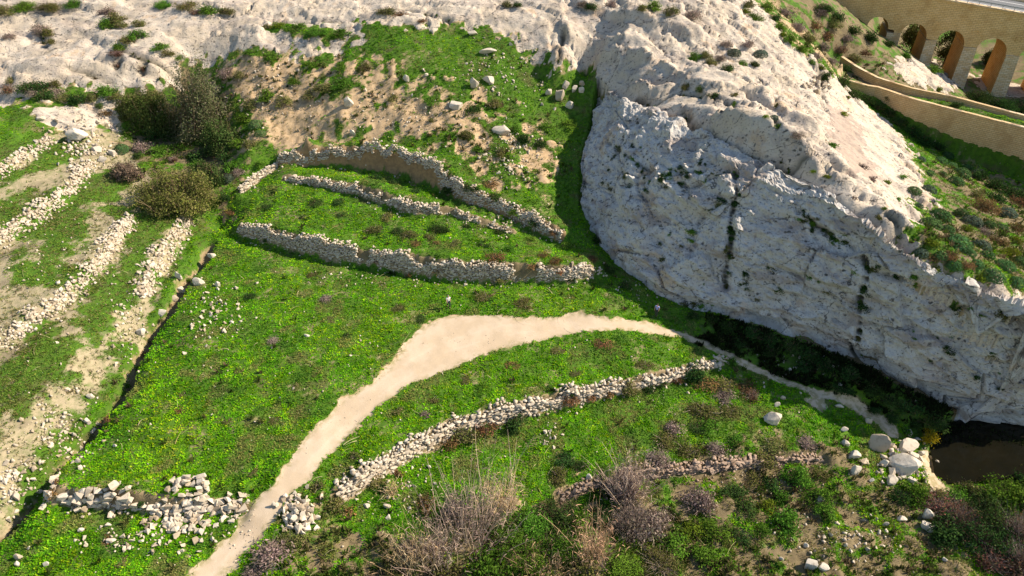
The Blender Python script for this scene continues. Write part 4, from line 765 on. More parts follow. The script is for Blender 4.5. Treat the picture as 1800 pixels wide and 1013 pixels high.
# ------------------------------------------------------------------ the two curved masonry walls along the lane
def mwall(line, hts, thick, label, cap=.16):
    Q, s = resample(line, .8); T = np.gradient(Q[:, :2], axis=0); T /= np.linalg.norm(T, axis=1)[:, None]; N = np.stack([-T[:, 1], T[:, 0]], 1); n = len(Q)
    base = Q[n//2].copy(); root = OB('masonry_wall', None, loc=base); tag(root, label, 'wall', None, 'thing')
    def sheet(name, o0, o1, ztop, zbot, mat):
        vs, fs = [], []
        for i in range(n):
            for (o, z) in ((o0, zbot(i)), (o0, ztop(i)), (o1, ztop(i)), (o1, zbot(i))): vs.append((Q[i, 0]+N[i, 0]*o-base[0], Q[i, 1]+N[i, 1]*o-base[1], z-base[2]))
            if i:
                a, b = 4*(i-1), 4*i
                for j in range(4): fs.append((a+j, a+(j+1) % 4, b+(j+1) % 4, b+j))
        fs += [(3, 2, 1, 0), (4*n-4, 4*n-3, 4*n-2, 4*n-1)]
        me = bpy.data.meshes.new(name); me.from_pydata(vs, [], fs); bm = bmesh.new(); bm.from_mesh(me); bmesh.ops.recalc_face_normals(bm, faces=bm.faces); bm.to_mesh(me); bm.free(); me.materials.append(mat); return OB(name, me, root)
    sheet('wall_face', 0, thick, lambda i: Q[i, 2]-cap-.002, lambda i: Q[i, 2]-hts, M_MW)
    L = s[-1]; m = int(L/1.6)                      # coping stones, each its own block
    for j in range(m):
        a, b = j/m*(n-1), (j+1)/m*(n-1)-.02; i0, i1 = int(a), min(int(a)+1, n-1)
        def P_(t): i = min(int(t), n-2); f = t-i; return Q[i]*(1-f)+Q[i+1]*f, N[i]*(1-f)+N[i+1]*f
        (pa, na), (pb, nb_) = P_(a), P_(b); dz = random.uniform(-.02, .02); vs = []
        for (pp, nn_) in ((pa, na), (pb, nb_)):
            for (o, z) in ((-.07, -cap), (-.07, dz), (thick+.07, dz), (thick+.07, -cap)): vs.append((pp[0]+nn_[0]*o-base[0], pp[1]+nn_[1]*o-base[1], pp[2]+z-base[2]))
        me = bpy.data.meshes.new('coping_stone'); me.from_pydata(vs, [], [(0, 1, 2, 3), (7, 6, 5, 4), (0, 4, 5, 1), (1, 5, 6, 2), (2, 6, 7, 3), (3, 7, 4, 0)]); me.materials.append(M_PIER); OB('coping_stone', me, root)
    return root
mwall(MW1, 11.0, .5, 'high curved tan masonry wall in front of the lane below the bridge')
mwall(MW2, 6.0, .45, 'low curved parapet wall on the bridge side of the lane')
# ------------------------------------------------------------------ vegetation
def leaf_mat(name, trans=.25, sat=1.0):
    k = NT(name, .75); c = k.attr('col', True); oi = k.n('ObjectInfo'); h = k.n('HueSaturation'); k.put(h.inputs['Color'], c)
    k.put(h.inputs['Value'], k.ramp(oi.outputs['Random'], 0, 1, .78, 1.22)); h.inputs['Saturation'].default_value = sat
    k.put(h.inputs['Hue'], k.ramp(k.math('FRACT', k.math('MULTIPLY', oi.outputs['Random'], 5.3)), 0, 1, .485, .515))
    col = h.outputs[0]; d = k.n('BsdfDiffuse'); t = k.n('BsdfTranslucent'); m = k.n('MixShader'); k.put(d.inputs[0], col); k.put(t.inputs[0], col); m.inputs[0].default_value = trans
    k.t.links.new(d.outputs[0], m.inputs[1]); k.t.links.new(t.outputs[0], m.inputs[2]); k.t.links.new(m.outputs[0], k.t.nodes['Material Output'].inputs[0]); k.t.nodes.remove(k.b); return k.m
M_LEAF = leaf_mat('leaves'); M_TWIG = leaf_mat('twigs', .05); M_GRASS = leaf_mat('grass_blades', .35)
def nrmz(a): return a/(np.linalg.norm(a, axis=-1, keepdims=True)+1e-9)
def leaves_np(C, Nn, L, Wd, r):                    # one rhombic leaf at each point, facing Nn
    t = nrmz(np.cross(Nn, nrmz(r.normal(size=C.shape)))); b = np.cross(Nn, t); L = np.broadcast_to(L, len(C))[:, None]; Wd = np.broadcast_to(Wd, len(C))[:, None]
    V = np.stack([C-t*L*.5, C+b*Wd*.5, C+t*L*.5, C-b*Wd*.5], 1).reshape(-1, 3); F = np.arange(len(C)*4).reshape(-1, 4); return V, F
def ribbons(P, W_, r):                             # P (n, k, 3) centre lines, tapered strips
    n, kk, _ = P.shape; t = nrmz(np.gradient(P, axis=1)); s = nrmz(np.cross(t, nrmz(r.normal(size=(n, 1, 3))))); tw = np.linspace(1, .25, kk)[None, :, None]*np.broadcast_to(W_, n)[:, None, None]*.5
    V = np.stack([P-s*tw, P+s*tw], 2).reshape(-1, 3); b = (np.arange(n)[:, None]*kk+np.arange(kk-1)[None]).ravel()*2
    return V, np.stack([b, b+1, b+3, b+2], 1)
def pick(r, n, cols):
    c = np.array([q[:3] for q in cols]); w_ = np.array([q[3] for q in cols], float); i = r.choice(len(c), n, p=w_/w_.sum()); return c[i]*r.uniform(.75, 1.25, (n, 1))
def bush_mesh(seed, n, leaf, cols, flat=.8, clumps=14, spread=.24, smooth=False, elong=1.5):   # radius about 1, standing on z = 0
    r = np.random.default_rng(seed)
    if smooth:
        d = nrmz(r.normal(size=(n, 3))); d[:, 2] = np.abs(d[:, 2]); lump = 1+.10*vnoise(d[:, 0]*3+seed, d[:, 1]*3, d[:, 2]*3, seed); C = d*(lump*r.uniform(.88, 1.02, n))[:, None]; N = nrmz(d+r.normal(size=(n, 3))*.35); cc = pick(r, n, cols)
    else:
        cd = nrmz(r.normal(size=(clumps, 3))); cd[:, 2] = np.abs(cd[:, 2])*.9+.05; cc0 = cd*r.uniform(.45, .95, (clumps, 1)); i = r.integers(0, clumps, n)
        C = cc0[i]+r.normal(size=(n, 3))*spread; C[:, 2] = np.abs(C[:, 2]); N = nrmz(nrmz(C)*.7+r.normal(size=(n, 3))*.75+np.array([0, 0, .35]))
        tone = r.uniform(.72, 1.28, (clumps, 1)); cc = pick(r, n, cols)*tone[i]
    C = C*np.array([1, 1, flat]); V, F = leaves_np(C, N, leaf*r.uniform(.7, 1.3, n)*elong, leaf*r.uniform(.6, 1.1, n), r)
    return mesh_np('foliage', V, F, M_LEAF, False, {'col': np.repeat(cc, 4, 0)})
def stems_mesh(seed, n, cols, flat=.8, wd=.03, spread=1.0, bend=.25, kk=5, hgt=1.0, up=.55, name='stems'):
    r = np.random.default_rng(seed); az = r.uniform(0, 2*np.pi, n); el = r.uniform(up, 1.45, n); L = r.uniform(.6, 1.05, n)*hgt
    d = np.stack([np.cos(az)*np.cos(el)*spread, np.sin(az)*np.cos(el)*spread, np.sin(el)], 1); b0 = np.c_[r.normal(size=(n, 2))*.12*spread, np.zeros(n)]
    t = np.linspace(0, 1, kk)[None, :, None]; P = b0[:, None]+d[:, None]*t*L[:, None, None]+(r.normal(size=(n, 1, 3))*bend*np.array([1, 1, .5]))*t*t; P[..., 2] = np.maximum(P[..., 2], 0)*flat
    V, F = ribbons(P, wd*r.uniform(.6, 1.3, n), r); return mesh_np(name, V, F, M_TWIG, False, {'col': np.repeat(pick(r, n, cols), kk*2, 0)})
BROWN = [(.20, .14, .09, 1), (.14, .10, .07, 1)]; GREY = [(.32, .24, .215, 2), (.40, .31, .27, 2), (.22, .165, .15, 1)]; STRAW = [(.50, .36, .20, 2), (.42, .29, .17, 2), (.58, .46, .30, 1), (.33, .22, .14, 1)]
KC = {
 'spurge': dict(cols=[(.075, .150, .045, 3), (.10, .185, .07, 2), (.055, .11, .05, 1)], smooth=True, flat=.78), 'dark': dict(cols=[(.030, .065, .018, 3), (.045, .090, .020, 2), (.025, .045, .015, 1)], flat=.85), 'green': dict(cols=[(.080, .175, .018, 3), (.11, .21, .026, 2), (.055, .12, .018, 1)], flat=.8),
 'olive': dict(cols=[(.135, .14, .04, 3), (.11, .135, .035, 2), (.18, .15, .07, 2), (.075, .095, .025, 1)], flat=.8), 'grey': dict(cols=[(.27, .20, .18, 2), (.21, .17, .14, 1), (.17, .15, .10, 1)], flat=.8), 'brown': dict(cols=[(.23, .12, .055, 2), (.17, .10, .05, 2), (.12, .10, .04, 1)], flat=.75),
 'yellow': dict(cols=[(.45, .33, .015, 3), (.30, .24, .02, 1), (.10, .12, .02, 1)], flat=.95), 'lime': dict(cols=[(.16, .20, .018, 2), (.12, .17, .02, 2)], flat=.8), 'red': dict(cols=[(.16, .075, .055, 2), (.12, .07, .045, 2), (.09, .08, .04, 1)], flat=.9), 'blue': dict(cols=[(.085, .12, .085, 2), (.11, .15, .11, 1), (.06, .09, .06, 1)], flat=.8, smooth=True)}
PROTO = {}
def proto(kind, cls, var):
    key = (kind, cls, var)
    if key not in PROTO:
        n, leaf, cl, spn = {'S': (320, .19, 8, .26), 'M': (1100, .105, 16, .22), 'L': (4200, .055, 34, .17)}[cls]; seed = abs(sum(map(ord, kind)))*31+var*7+len(cls)+ord(cls)
        a = dict(KC[kind]); sp = a.pop('smooth', False)
        if kind in ('grey', 'red', 'brown'): n = int(n*.55)
        f = bush_mesh(seed, n, leaf, a['cols'], a['flat'], cl, spn, sp, 1.9 if kind == 'grey' else 1.45)
        s = stems_mesh(seed+1, {'S': 26, 'M': 90, 'L': 320}[cls]*(3 if kind in ('grey', 'red') else 1), GREY if kind in ('grey', 'red', 'olive') else BROWN, a['flat'], {'S': .045, 'M': .026, 'L': .014}[cls]); PROTO[key] = (f, s)
    return PROTO[key]
ORD = 'first second third fourth fifth sixth seventh eighth ninth tenth eleventh twelfth thirteenth fourteenth fifteenth sixteenth seventeenth eighteenth nineteenth twentieth'.split()
def ordinal(i):
    if i < 20: return ORD[i]
    t, u = divmod(i+1, 10); T_ = {2: 'twent', 3: 'thirt', 4: 'fort', 5: 'fift', 6: 'sixt', 7: 'sevent', 8: 'eight', 9: 'ninet'}[t]
    return T_+'ieth' if u == 0 else T_+'y-'+ORD[u-1]
def scr_u(o): p = o.location; d = p.y*CP+(CAMH-p.z)*SP; return 900+FPX*p.x/d
def number_group(objs, fmt):                       # labels that count along the group from the left of the view
    objs.sort(key=scr_u)
    for i, o in enumerate(objs): o['label'] = fmt.replace('#', ordinal(i)) if len(objs) > 1 else fmt.replace('# ', '')
for gr in {t[9] for t in SC if t[9]}:
    os_ = [o for o in bpy.data.objects if o.get('group') == gr]
    if os_: lb0 = os_[0]['label']; number_group(os_, '# from the left of the larger ' + gr)
def shrub(u, v, wpx, kind, asp=.75, name=None, cat='shrub', label=None, group=None):
    p = hit(u, v+wpx*asp*.30, ZG); dist = p[1]*CP+(CAMH-p[2])*SP; rad = wpx*.5*dist/FPX
    cls = 'S' if rad < .75 else ('M' if rad < 1.9 else 'L'); rr_ = random.Random(int(u*31+v*7)); f, s = proto(kind, cls, rr_.randrange(2)); nm = name or {'spurge': 'spurge_bush', 'blue': 'spurge_bush', 'yellow': 'flowering_bush', 'grey': 'twiggy_shrub', 'dark': 'evergreen_bush', 'green': 'leafy_bush', 'olive': 'scrub_bush', 'brown': 'withered_bush', 'red': 'reddish_shrub', 'lime': 'broom_bush'}[kind]
    sz = rad*asp/.75; loc = (p[0], p[1], p[2]-.06*rad); rot = (0, 0, rr_.uniform(0, 6.28)); scl = (rad*1.02, rad*rr_.uniform(.85, 1.05), sz)
    if cls == 'S' and wpx < 16: o = OB(nm, f, None, loc, rot, scl)
    else:
        o = OB(nm, None, None, loc, rot, scl); OB('foliage', f, o); OB('stems', s, o)
    tag(o, label, cat, group); return o
def shrubs(group, fmt, kind_list, items, jit=0):
    out = []
    for it in items:
        u, v, w_ = it[:3]; kd = it[3] if len(it) > 3 and isinstance(it[3], str) else kind_list; asp = it[4] if len(it) > 4 else .75
        out.append(shrub(u, v, w_, kd, asp, group=group, label='x'))
    number_group(out, fmt); return out
shrubs('spurge cushions on the right slope', '# from the left of the green spurge cushions on the slope above the cliff', 'spurge', [(1651, 374, 40), (1636, 389, 40), (1707, 385, 36, 'blue'), (1739, 392, 23), (1759, 397, 24), (1680, 420, 50), (1677, 462, 30), (1744, 478, 42), (1764, 462, 38), (1784, 491, 34), (1619, 440, 26, 'blue'), (1770, 370, 32, 'blue'), (1723, 427, 34, 'blue'), (1700, 440, 30), (1715, 460, 28), (1655, 445, 26), (1790, 455, 30), (1735, 445, 26), (1665, 400, 26), (1690, 370, 24)])
shrubs('spurge bushes below the curved masonry wall', '# from the left of the spurge bushes below the curved masonry wall', 'spurge', [(1653, 280, 26), (1665, 270, 22), (1688, 300, 34), (1680, 315, 28), (1634, 302, 18), (1656, 304, 17), (1606, 332, 26), (1631, 330, 28, 'blue'), (1619, 278, 16, 'blue'), (1640, 272, 12), (1672, 288, 20), (1700, 292, 20)])
shrubs('yellow green bushes on the right slope', '# from the left of the yellow green bushes among the spurge cushions', 'lime', [(1636, 424, 24), (1777, 440, 28), (1718, 484, 26), (1660, 385, 20), (1700, 400, 24), (1785, 420, 24), (1645, 470, 20), (1760, 440, 20)])
shrubs('brown scrub on the right slope', '# from the left of the brown bushes on the slope above the cliff', 'brown', [(1730, 357, 54), (1670, 445, 30), (1700, 462, 30), (1755, 420, 34), (1620, 465, 24), (1640, 452, 24), (1785, 395, 30), (1730, 405, 28, 'grey'), (1790, 350, 40), (1715, 340, 30, 'olive')])
shrubs('dark bushes at the foot of the curved wall', '# from the left of the dark bushes along the foot of the curved masonry wall', 'dark', [(1453, 131, 28), (1482, 141, 32), (1485, 118, 24), (1500, 165, 30), (1520, 172, 30), (1540, 184, 32), (1560, 196, 32), (1580, 210, 34), (1600, 228, 34), (1622, 244, 34), (1648, 256, 30), (1562, 172, 18), (1683, 183, 20), (1718, 305, 34), (1745, 320, 36), (1775, 335, 40), (1800, 345, 40), (1750, 345, 40)])
shrubs('small bushes on the sunlit ridge', '# from the left of the small bushes growing on the sunlit limestone ridge', 'olive', [(1361, 205, 17, 'blue'), (1453, 309, 15, 'lime'), (1395, 325, 16, 'green'), (1415, 335, 15, 'olive'), (1482, 198, 16, 'lime'), (1559, 319, 15, 'lime'), (1532, 312, 20, 'grey'), (1586, 309, 15, 'green'), (1292, 181, 16, 'green'), (1346, 203, 13, 'lime'), (1401, 235, 26, 'grey'), (1462, 252, 22, 'green'), (1490, 170, 12, 'lime'), (1515, 290, 18, 'grey'), (1545, 380, 16, 'olive'), (1555, 365, 12, 'lime'), (1430, 385, 34, 'dark'), (1405, 385, 26, 'dark'), (1420, 345, 18, 'green'), (1515, 470, 22, 'lime'), (1500, 345, 14, 'grey'), (1580, 350, 14, 'green'), (1615, 360, 16, 'blue'), (1290, 165, 14, 'olive'), (1230, 155, 22, 'dark'), (1205, 150, 22, 'olive'), (1255, 165, 18, 'dark'), (1330, 330, 12, 'dark'), (1430, 300, 12, 'lime')])
shrubs('scrub patch on the rock', '# from the left of the scrub bushes in the hollow on top of the rock', 'olive', [(1220, 98, 26, 'green'), (1250, 108, 26, 'olive'), (1277, 118, 26, 'dark'), (1304, 110, 20, 'green'), (1327, 112, 22, 'dark'), (1290, 90, 26, 'blue'), (1337, 92, 26, 'blue'), (1277, 75, 24, 'grey'), (1216, 23, 34, 'grey'), (1240, 95, 22, 'olive'), (1265, 100, 22, 'grey'), (1315, 75, 24, 'grey'), (1180, 18, 30, 'olive'), (1150, 8, 30, 'green'), (1130, 12, 22, 'olive'), (1075, 5, 22, 'grey'), (1040, 10, 26, 'dark'), (1025, 5, 24, 'grey'), (890, 6, 22, 'olive'), (910, 8, 20, 'dark'), (680, 17, 34, 'olive', .5), (705, 22, 30, 'brown', .5), (742, 34, 18, 'brown')])
shrubs('scrub band beside the ridge', '# from the left of the bushes in the scrub band left of the bridge', 'green', [(1348, 10, 30), (1327, 28, 28), (1368, 45, 28), (1388, 65, 28), (1408, 84, 26), (1435, 97, 26, 'grey'), (1380, 20, 34, 'grey'), (1400, 45, 32, 'grey'), (1420, 65, 30, 'olive'), (1315, 5, 26, 'olive'), (1310, 18, 18, 'lime'), (1445, 80, 30, 'grey'), (1460, 105, 24, 'grey'), (1360, 30, 24, 'dark'), (1375, 60, 16, 'lime'), (1430, 40, 30, 'brown'), (1450, 60, 34, 'brown'), (1475, 85, 30, 'red'), (1440, 20, 28, 'grey'), (1500, 100, 26, 'olive'), (1520, 90, 26, 'brown'), (1465, 40, 30, 'olive'), (1490, 65, 26, 'grey'), (1425, 108, 18, 'green'), (1445, 118, 14, 'lime')])
shrubs('dark bushes under the bridge', '# from the left of the dark bushes on the bank beside the bridge piers', 'dark', [(1445, 12, 36), (1470, 28, 34), (1500, 52, 30), (1530, 62, 30), (1560, 75, 24), (1590, 95, 22, 'green'), (1640, 120, 26, 'green'), (1715, 165, 50, 'dark'), (1760, 178, 50, 'dark'), (1795, 185, 46, 'dark'), (1650, 155, 14, 'lime')])
shrubs('bushes along the top of the upper slab', '# from the left of the bushes on the limestone slab along the top', 'olive', [(10, 14, 50, 'olive', .5), (45, 8, 50, 'green', .5), (90, 8, 46, 'olive', .5), (130, 4, 40, 'green', .5), (75, 48, 36, 'grey'), (85, 55, 26, 'olive'), (190, 18, 34, 'grey'), (205, 30, 36, 'olive'), (190, 40, 34, 'green'), (212, 42, 24, 'olive'), (245, 40, 24, 'olive'), (240, 58, 40, 'green', .5), (225, 68, 36, 'olive', .5), (212, 80, 26, 'green'), (205, 92, 26, 'red', .6), (282, 80, 30, 'green', .5), (295, 92, 24, 'olive'), (318, 98, 26, 'green', .5), (90, 72, 20, 'olive'), (18, 62, 22, 'grey'), (290, 5, 40, 'green', .5), (330, 8, 40, 'olive', .5), (370, 14, 40, 'green', .5), (400, 18, 30, 'olive', .5), (345, 20, 26, 'red', .5), (490, 42, 26, 'lime', .4), (520, 46, 40, 'green', .4), (560, 52, 44, 'green', .4), (600, 56, 40, 'green', .4), (470, 46, 16, 'olive'), (207, 113, 16, 'red', .9), (250, 120, 14, 'red', 1.0)])
shrubs('dark bushes under the rock ledge', '# from the left of the grey green bushes under the ledge at upper left', 'dark', [(15, 155, 30, 'red'), (45, 152, 34, 'dark'), (68, 150, 34, 'dark'), (80, 165, 34, 'dark'), (95, 145, 26, 'olive'), (112, 170, 24, 'olive'), (137, 172, 36, 'dark'), (165, 168, 30, 'olive'), (190, 155, 36, 'green'), (205, 165, 30, 'olive'), (60, 160, 26, 'grey'), (185, 195, 26, 'brown'), (175, 185, 20, 'dark'), (100, 160, 30, 'grey'), (20, 140, 22, 'olive')])
shrubs('gully thicket', '# from the left of the bushes filling the head of the gully', 'green', [(240, 180, 44, 'green'), (255, 210, 44, 'olive'), (235, 225, 40, 'green'), (270, 230, 44, 'dark'), (215, 258, 28, 'spurge', .9), (250, 255, 36, 'grey'), (280, 262, 40, 'green', .5), (310, 258, 40, 'green', .5), (350, 270, 40, 'dark'), (300, 235, 40, 'dark'), (330, 240, 40, 'olive'), (360, 245, 34, 'dark'), (245, 270, 24, 'dark'), (370, 300, 34, 'dark'), (395, 270, 34, 'dark'), (405, 290, 30, 'green'), (420, 250, 30, 'green'), (385, 315, 30, 'dark'), (400, 310, 26, 'blue'), (305, 278, 20, 'red'), (450, 215, 28, 'spurge'), (458, 232, 22, 'spurge'), (430, 205, 30, 'green'), (470, 165, 36, 'green'), (500, 175, 34, 'olive'), (440, 180, 30, 'olive'), (420, 300, 22, 'grey'), (370, 225, 36, 'dark'), (350, 290, 34, 'green'), (280, 200, 40, 'dark'), (270, 165, 30, 'olive'), (440, 250, 28, 'olive'), (455, 285, 22, 'green'), (395, 345, 24, 'dark'), (405, 370, 20, 'brown')])
shrubs('bushes on the hillside', '# from the left of the low bushes on the hillside above the curved wall', 'olive', [(545, 165, 34, 'olive', .5), (520, 140, 30, 'green', .5), (570, 150, 40, 'olive', .5), (600, 145, 34, 'green', .5), (640, 115, 26, 'olive'), (690, 170, 26, 'olive', .5), (760, 175, 30, 'green', .5), (830, 190, 36, 'dark', .5), (870, 180, 30, 'olive', .5), (920, 240, 30, 'dark'), (905, 225, 24, 'green'), (960, 220, 34, 'green', .5), (950, 250, 30, 'dark', .5), (880, 265, 26, 'olive'), (840, 260, 24, 'green', .5), (820, 235, 30, 'olive', .5), (760, 210, 14, 'olive'), (600, 115, 34, 'green', .4), (550, 110, 30, 'green', .4), (480, 95, 40, 'green', .4), (440, 90, 30, 'green', .4), (420, 130, 24, 'olive'), (400, 125, 34, 'grey'), (1000, 215, 34, 'green', .4), (1040, 260, 24, 'dark'), (860, 320, 34, 'brown', .6), (830, 330, 34, 'dark', .5), (790, 330, 30, 'dark', .5), (870, 345, 26, 'dark', .6), (905, 370, 26, 'green'), (940, 390, 30, 'dark', .6), (975, 405, 22, 'brown', .7), (690, 320, 22, 'dark', .5), (660, 310, 24, 'dark', .5), (730, 335, 24, 'dark', .5)])
shrubs('dark weeds on the terrace', '# from the left of the dark weed clumps on the long green terrace', 'dark', [(555, 355, 30, 'dark', .4), (597, 353, 26, 'dark', .4), (535, 382, 20, 'dark', .4), (600, 378, 18, 'dark', .5), (470, 362, 20, 'dark', .4), (680, 378, 28, 'olive', .4), (660, 400, 34, 'olive', .4), (720, 410, 36, 'olive', .4), (730, 425, 24, 'brown', .6), (700, 405, 26, 'dark', .4), (770, 400, 36, 'dark', .4), (755, 415, 24, 'olive', .4), (820, 395, 16, 'dark', .5), (870, 448, 36, 'brown', .5), (895, 435, 24, 'green', .5), (955, 445, 24, 'brown', .7), (975, 455, 26, 'brown', .6), (880, 405, 26, 'dark', .4), (800, 425, 26, 'olive', .4), (480, 335, 14, 'dark', .5), (1000, 430, 26, 'green', .5), (930, 420, 26, 'green', .4), (850, 430, 20, 'dark', .5), (765, 425, 16, 'brown', .6), (1040, 452, 24, 'brown', .6)])
shrubs('faded clumps in the main field', '# from the left of the faded brown clumps in the main field', 'grey', [(u_, v_, w_, k_, .28) for (u_, v_, w_, k_) in ((480, 597, 26, 'grey'), (322, 693, 20, 'olive'), (318, 720, 22, 'brown'), (482, 738, 28, 'olive'), (445, 827, 26, 'olive'), (575, 522, 30, 'grey'), (548, 482, 24, 'olive'), (580, 560, 24, 'olive'), (700, 540, 30, 'olive'), (420, 650, 24, 'olive'), (520, 680, 22, 'olive'), (208, 735, 18, 'olive'), (190, 945, 24, 'brown'), (215, 985, 24, 'olive'), (250, 880, 20, 'dark'), (440, 520, 26, 'dark'), (610, 590, 22, 'dark'), (400, 740, 22, 'olive'), (850, 520, 40, 'olive'), (920, 530, 36, 'olive'), (740, 560, 24, 'dark'), (820, 665, 26, 'olive'), (900, 640, 30, 'brown'), (980, 615, 34, 'olive'), (1060, 600, 36, 'brown'), (1130, 640, 36, 'olive'), (760, 700, 24, 'olive'), (1010, 655, 26, 'olive'), (960, 680, 22, 'dark'))])
shrubs('plants on the grey wall', '# from the left of the small brown plants on the long grey wall', 'brown', [(663, 458, 16), (768, 475, 18), (720, 482, 16, 'brown'), (935, 465, 20), (985, 475, 18), (470, 420, 14, 'dark'), (880, 490, 20, 'olive', .5), (1005, 490, 16, 'dark'), (690, 478, 14, 'dark')])
shrubs('bushes along the sunlit wall', '# from the left of the bushes along the foot of the long sunlit wall', 'dark', [(585, 880, 46, 'olive'), (610, 895, 30, 'brown'), (660, 845, 30, 'olive', .6), (700, 830, 26, 'brown', .6), (675, 855, 22, 'dark'), (790, 768, 46, 'brown'), (815, 758, 60, 'olive', .7), (855, 742, 44, 'brown', .9), (853, 742, 18, 'green'), (908, 738, 44, 'dark', .95), (1004, 694, 36, 'brown', 1.0), (1000, 690, 20, 'dark'), (1040, 695, 24, 'brown', .5), (1068, 690, 24, 'brown', .6), (1106, 677, 36, 'olive', .95), (1138, 681, 28, 'dark', .7), (1165, 672, 22, 'dark', .7), (1222, 650, 44, 'dark', .95), (1288, 632, 20, 'green', .9), (1190, 662, 26, 'brown'), (1240, 668, 50, 'brown', .5), (1275, 672, 50, 'olive', .5), (1310, 672, 40, 'brown', .5), (1270, 690, 44, 'grey', .5), (1320, 690, 36, 'red', .5)])
shrubs('weed clumps in the lower field', '# from the left of the dark clumps in the lower field below the sunlit wall', 'green', [(1242, 745, 46, 'green', .45), (1225, 752, 34, 'dark', .4), (1184, 748, 36, 'grey', .6), (1234, 715, 60, 'olive', .35), (1280, 720, 44, 'olive', .4), (990, 805, 40, 'dark', .4), (1015, 815, 34, 'dark', .4), (1060, 825, 36, 'green', .4), (1120, 815, 44, 'olive', .5), (1160, 800, 50, 'grey', .5), (1210, 790, 50, 'olive', .45), (1260, 785, 46, 'grey', .5), (1300, 775, 40, 'green', .4), (1360, 780, 46, 'olive', .4), (1420, 775, 40, 'grey', .45), (1170, 770, 44, 'olive', .4), (980, 830, 40, 'olive', .6), (1070, 845, 34, 'grey', .7), (1340, 800, 50, 'olive', .5), (700, 720, 20, 'olive', .6), (745, 725, 22, 'grey', .6), (625, 800, 24, 'olive', .5), (560, 850, 30, 'olive', .6)])
shrubs('bushes in the lower scrub', '# from the left of the green bushes in the scrub along the lower edge', 'green', [(930, 905, 80, 'green', .8), (975, 890, 80, 'dark', .8), (900, 945, 80, 'green', .7), (985, 945, 80, 'green', .8), (860, 985, 80, 'green', .7), (1015, 915, 60, 'green', .8), (940, 985, 90, 'green', .6), (1020, 985, 80, 'olive', .6), (1090, 980, 80, 'green', .6), (1160, 985, 80, 'olive', .5), (1180, 950, 60, 'green', .5), (1240, 960, 60, 'green', .5), (1370, 870, 40, 'green', .7), (1400, 832, 46, 'green', .9), (1435, 865, 54, 'green', .8), (1380, 910, 60, 'green', .8), (1345, 885, 40, 'lime', .8), (1450, 890, 40, 'green', .7), (1355, 850, 36, 'dark', .6), (1420, 840, 30, 'green'), (1285, 860, 50, 'dark', .5), (1310, 890, 50, 'dark', .5), (1260, 925, 50, 'green', .5), (1215, 925, 50, 'lime', .5), (1300, 940, 40, 'dark', .5), (780, 1000, 60, 'olive', .6), (690, 1000, 50, 'olive', .6), (1340, 930, 34, 'green', .5), (1325, 840, 40, 'olive', .5), (1440, 830, 34, 'olive', .5), (1605, 860, 60, 'green', .7), (1580, 870, 40, 'dark', .6), (870, 910, 60, 'dark', .7), (1055, 900, 50, 'dark', .7)])
shrubs('grey shrubs in the lower scrub', '# from the left of the bare grey violet shrubs along the lower edge', 'grey', [(1095, 850, 60, 'grey', 1.25), (1110, 900, 80, 'grey', 1.0), (1140, 915, 70, 'grey', .9), (1225, 870, 60, 'grey', 1.0), (1240, 885, 46, 'grey', .9), (475, 960, 74, 'grey', .8), (505, 945, 50, 'olive', .6), (445, 1000, 44, 'grey', .6), (750, 880, 40, 'brown', .8), (800, 885, 60, 'grey', 1.0), (720, 960, 60, 'grey', .9), (1045, 985, 50, 'grey', .9), (1160, 900, 46, 'grey', .8)])
shrubs('shrubs by the pool', '# from the left of the large dark and reddish shrubs beside the pool', 'dark', [(1655, 885, 70, 'red', .6), (1690, 905, 80, 'red', .8), (1735, 890, 90, 'dark', 1.0), (1720, 930, 90, 'dark', .9), (1660, 920, 70, 'dark', .7), (1785, 920, 80, 'red', 1.1), (1790, 970, 80, 'red', 1.0), (1750, 860, 60, 'green', 1.0), (1795, 870, 70, 'green', .9), (1745, 980, 60, 'red', .7), (1765, 950, 70, 'dark', .9), (1800, 1005, 70, 'red', .8), (1680, 868, 50, 'green', .7), (1715, 858, 50, 'olive', .8), (1765, 852, 60, 'green', .9), (1798, 845, 50, 'dark', .9), (1650, 868, 34, 'olive', .7)])
tag(shrub(1632, 762, 34, 'yellow', 1.0), 'bright yellow flowering bush at the edge of the black pool', 'bush')
shrubs('plants in the shade under the cliff', '# from the left of the dark plants in the shade along the cliff foot', 'dark', [(1070, 470, 24), (1050, 420, 24), (1035, 330, 30), (1050, 290, 34), (1060, 250, 30), (1045, 360, 24), (1100, 500, 24), (1220, 552, 26), (1250, 560, 26), (1280, 572, 34), (1320, 582, 40), (1350, 592, 40), (1390, 606, 44), (1420, 618, 44), (1350, 615, 40, 'dark', .5), (1410, 640, 44, 'dark', .5), (1450, 640, 44, 'dark', .6), (1490, 655, 44, 'dark', .6), (1530, 680, 44, 'dark', .6), (1560, 700, 40, 'dark', .6), (1600, 715, 44, 'dark', .7), (1640, 735, 44, 'dark', .7), (1480, 680, 36, 'dark', .5), (1300, 600, 36, 'dark', .4), (1590, 755, 24, 'green'), (1570, 730, 30, 'dark', .5), (1540, 715, 30, 'dark', .4), (1265, 595, 20, 'olive', .5), (1660, 770, 20), (1610, 740, 30)])
shrubs('weeds along the gully edge', '# from the left of the weeds hanging over the edge of the gully', 'brown', [(282, 560, 12, 'olive'), (262, 600, 14, 'brown'), (250, 622, 16, 'brown'), (240, 645, 12, 'green'), (222, 678, 14, 'green'), (205, 700, 12, 'olive'), (190, 735, 22, 'brown'), (178, 752, 14, 'grey'), (160, 775, 16, 'olive'), (140, 800, 14, 'grey'), (118, 822, 14, 'green'), (100, 845, 16, 'brown'), (95, 862, 24, 'brown'), (60, 890, 16, 'olive'), (30, 925, 16, 'green'), (300, 535, 12, 'brown'), (330, 490, 12, 'green')])
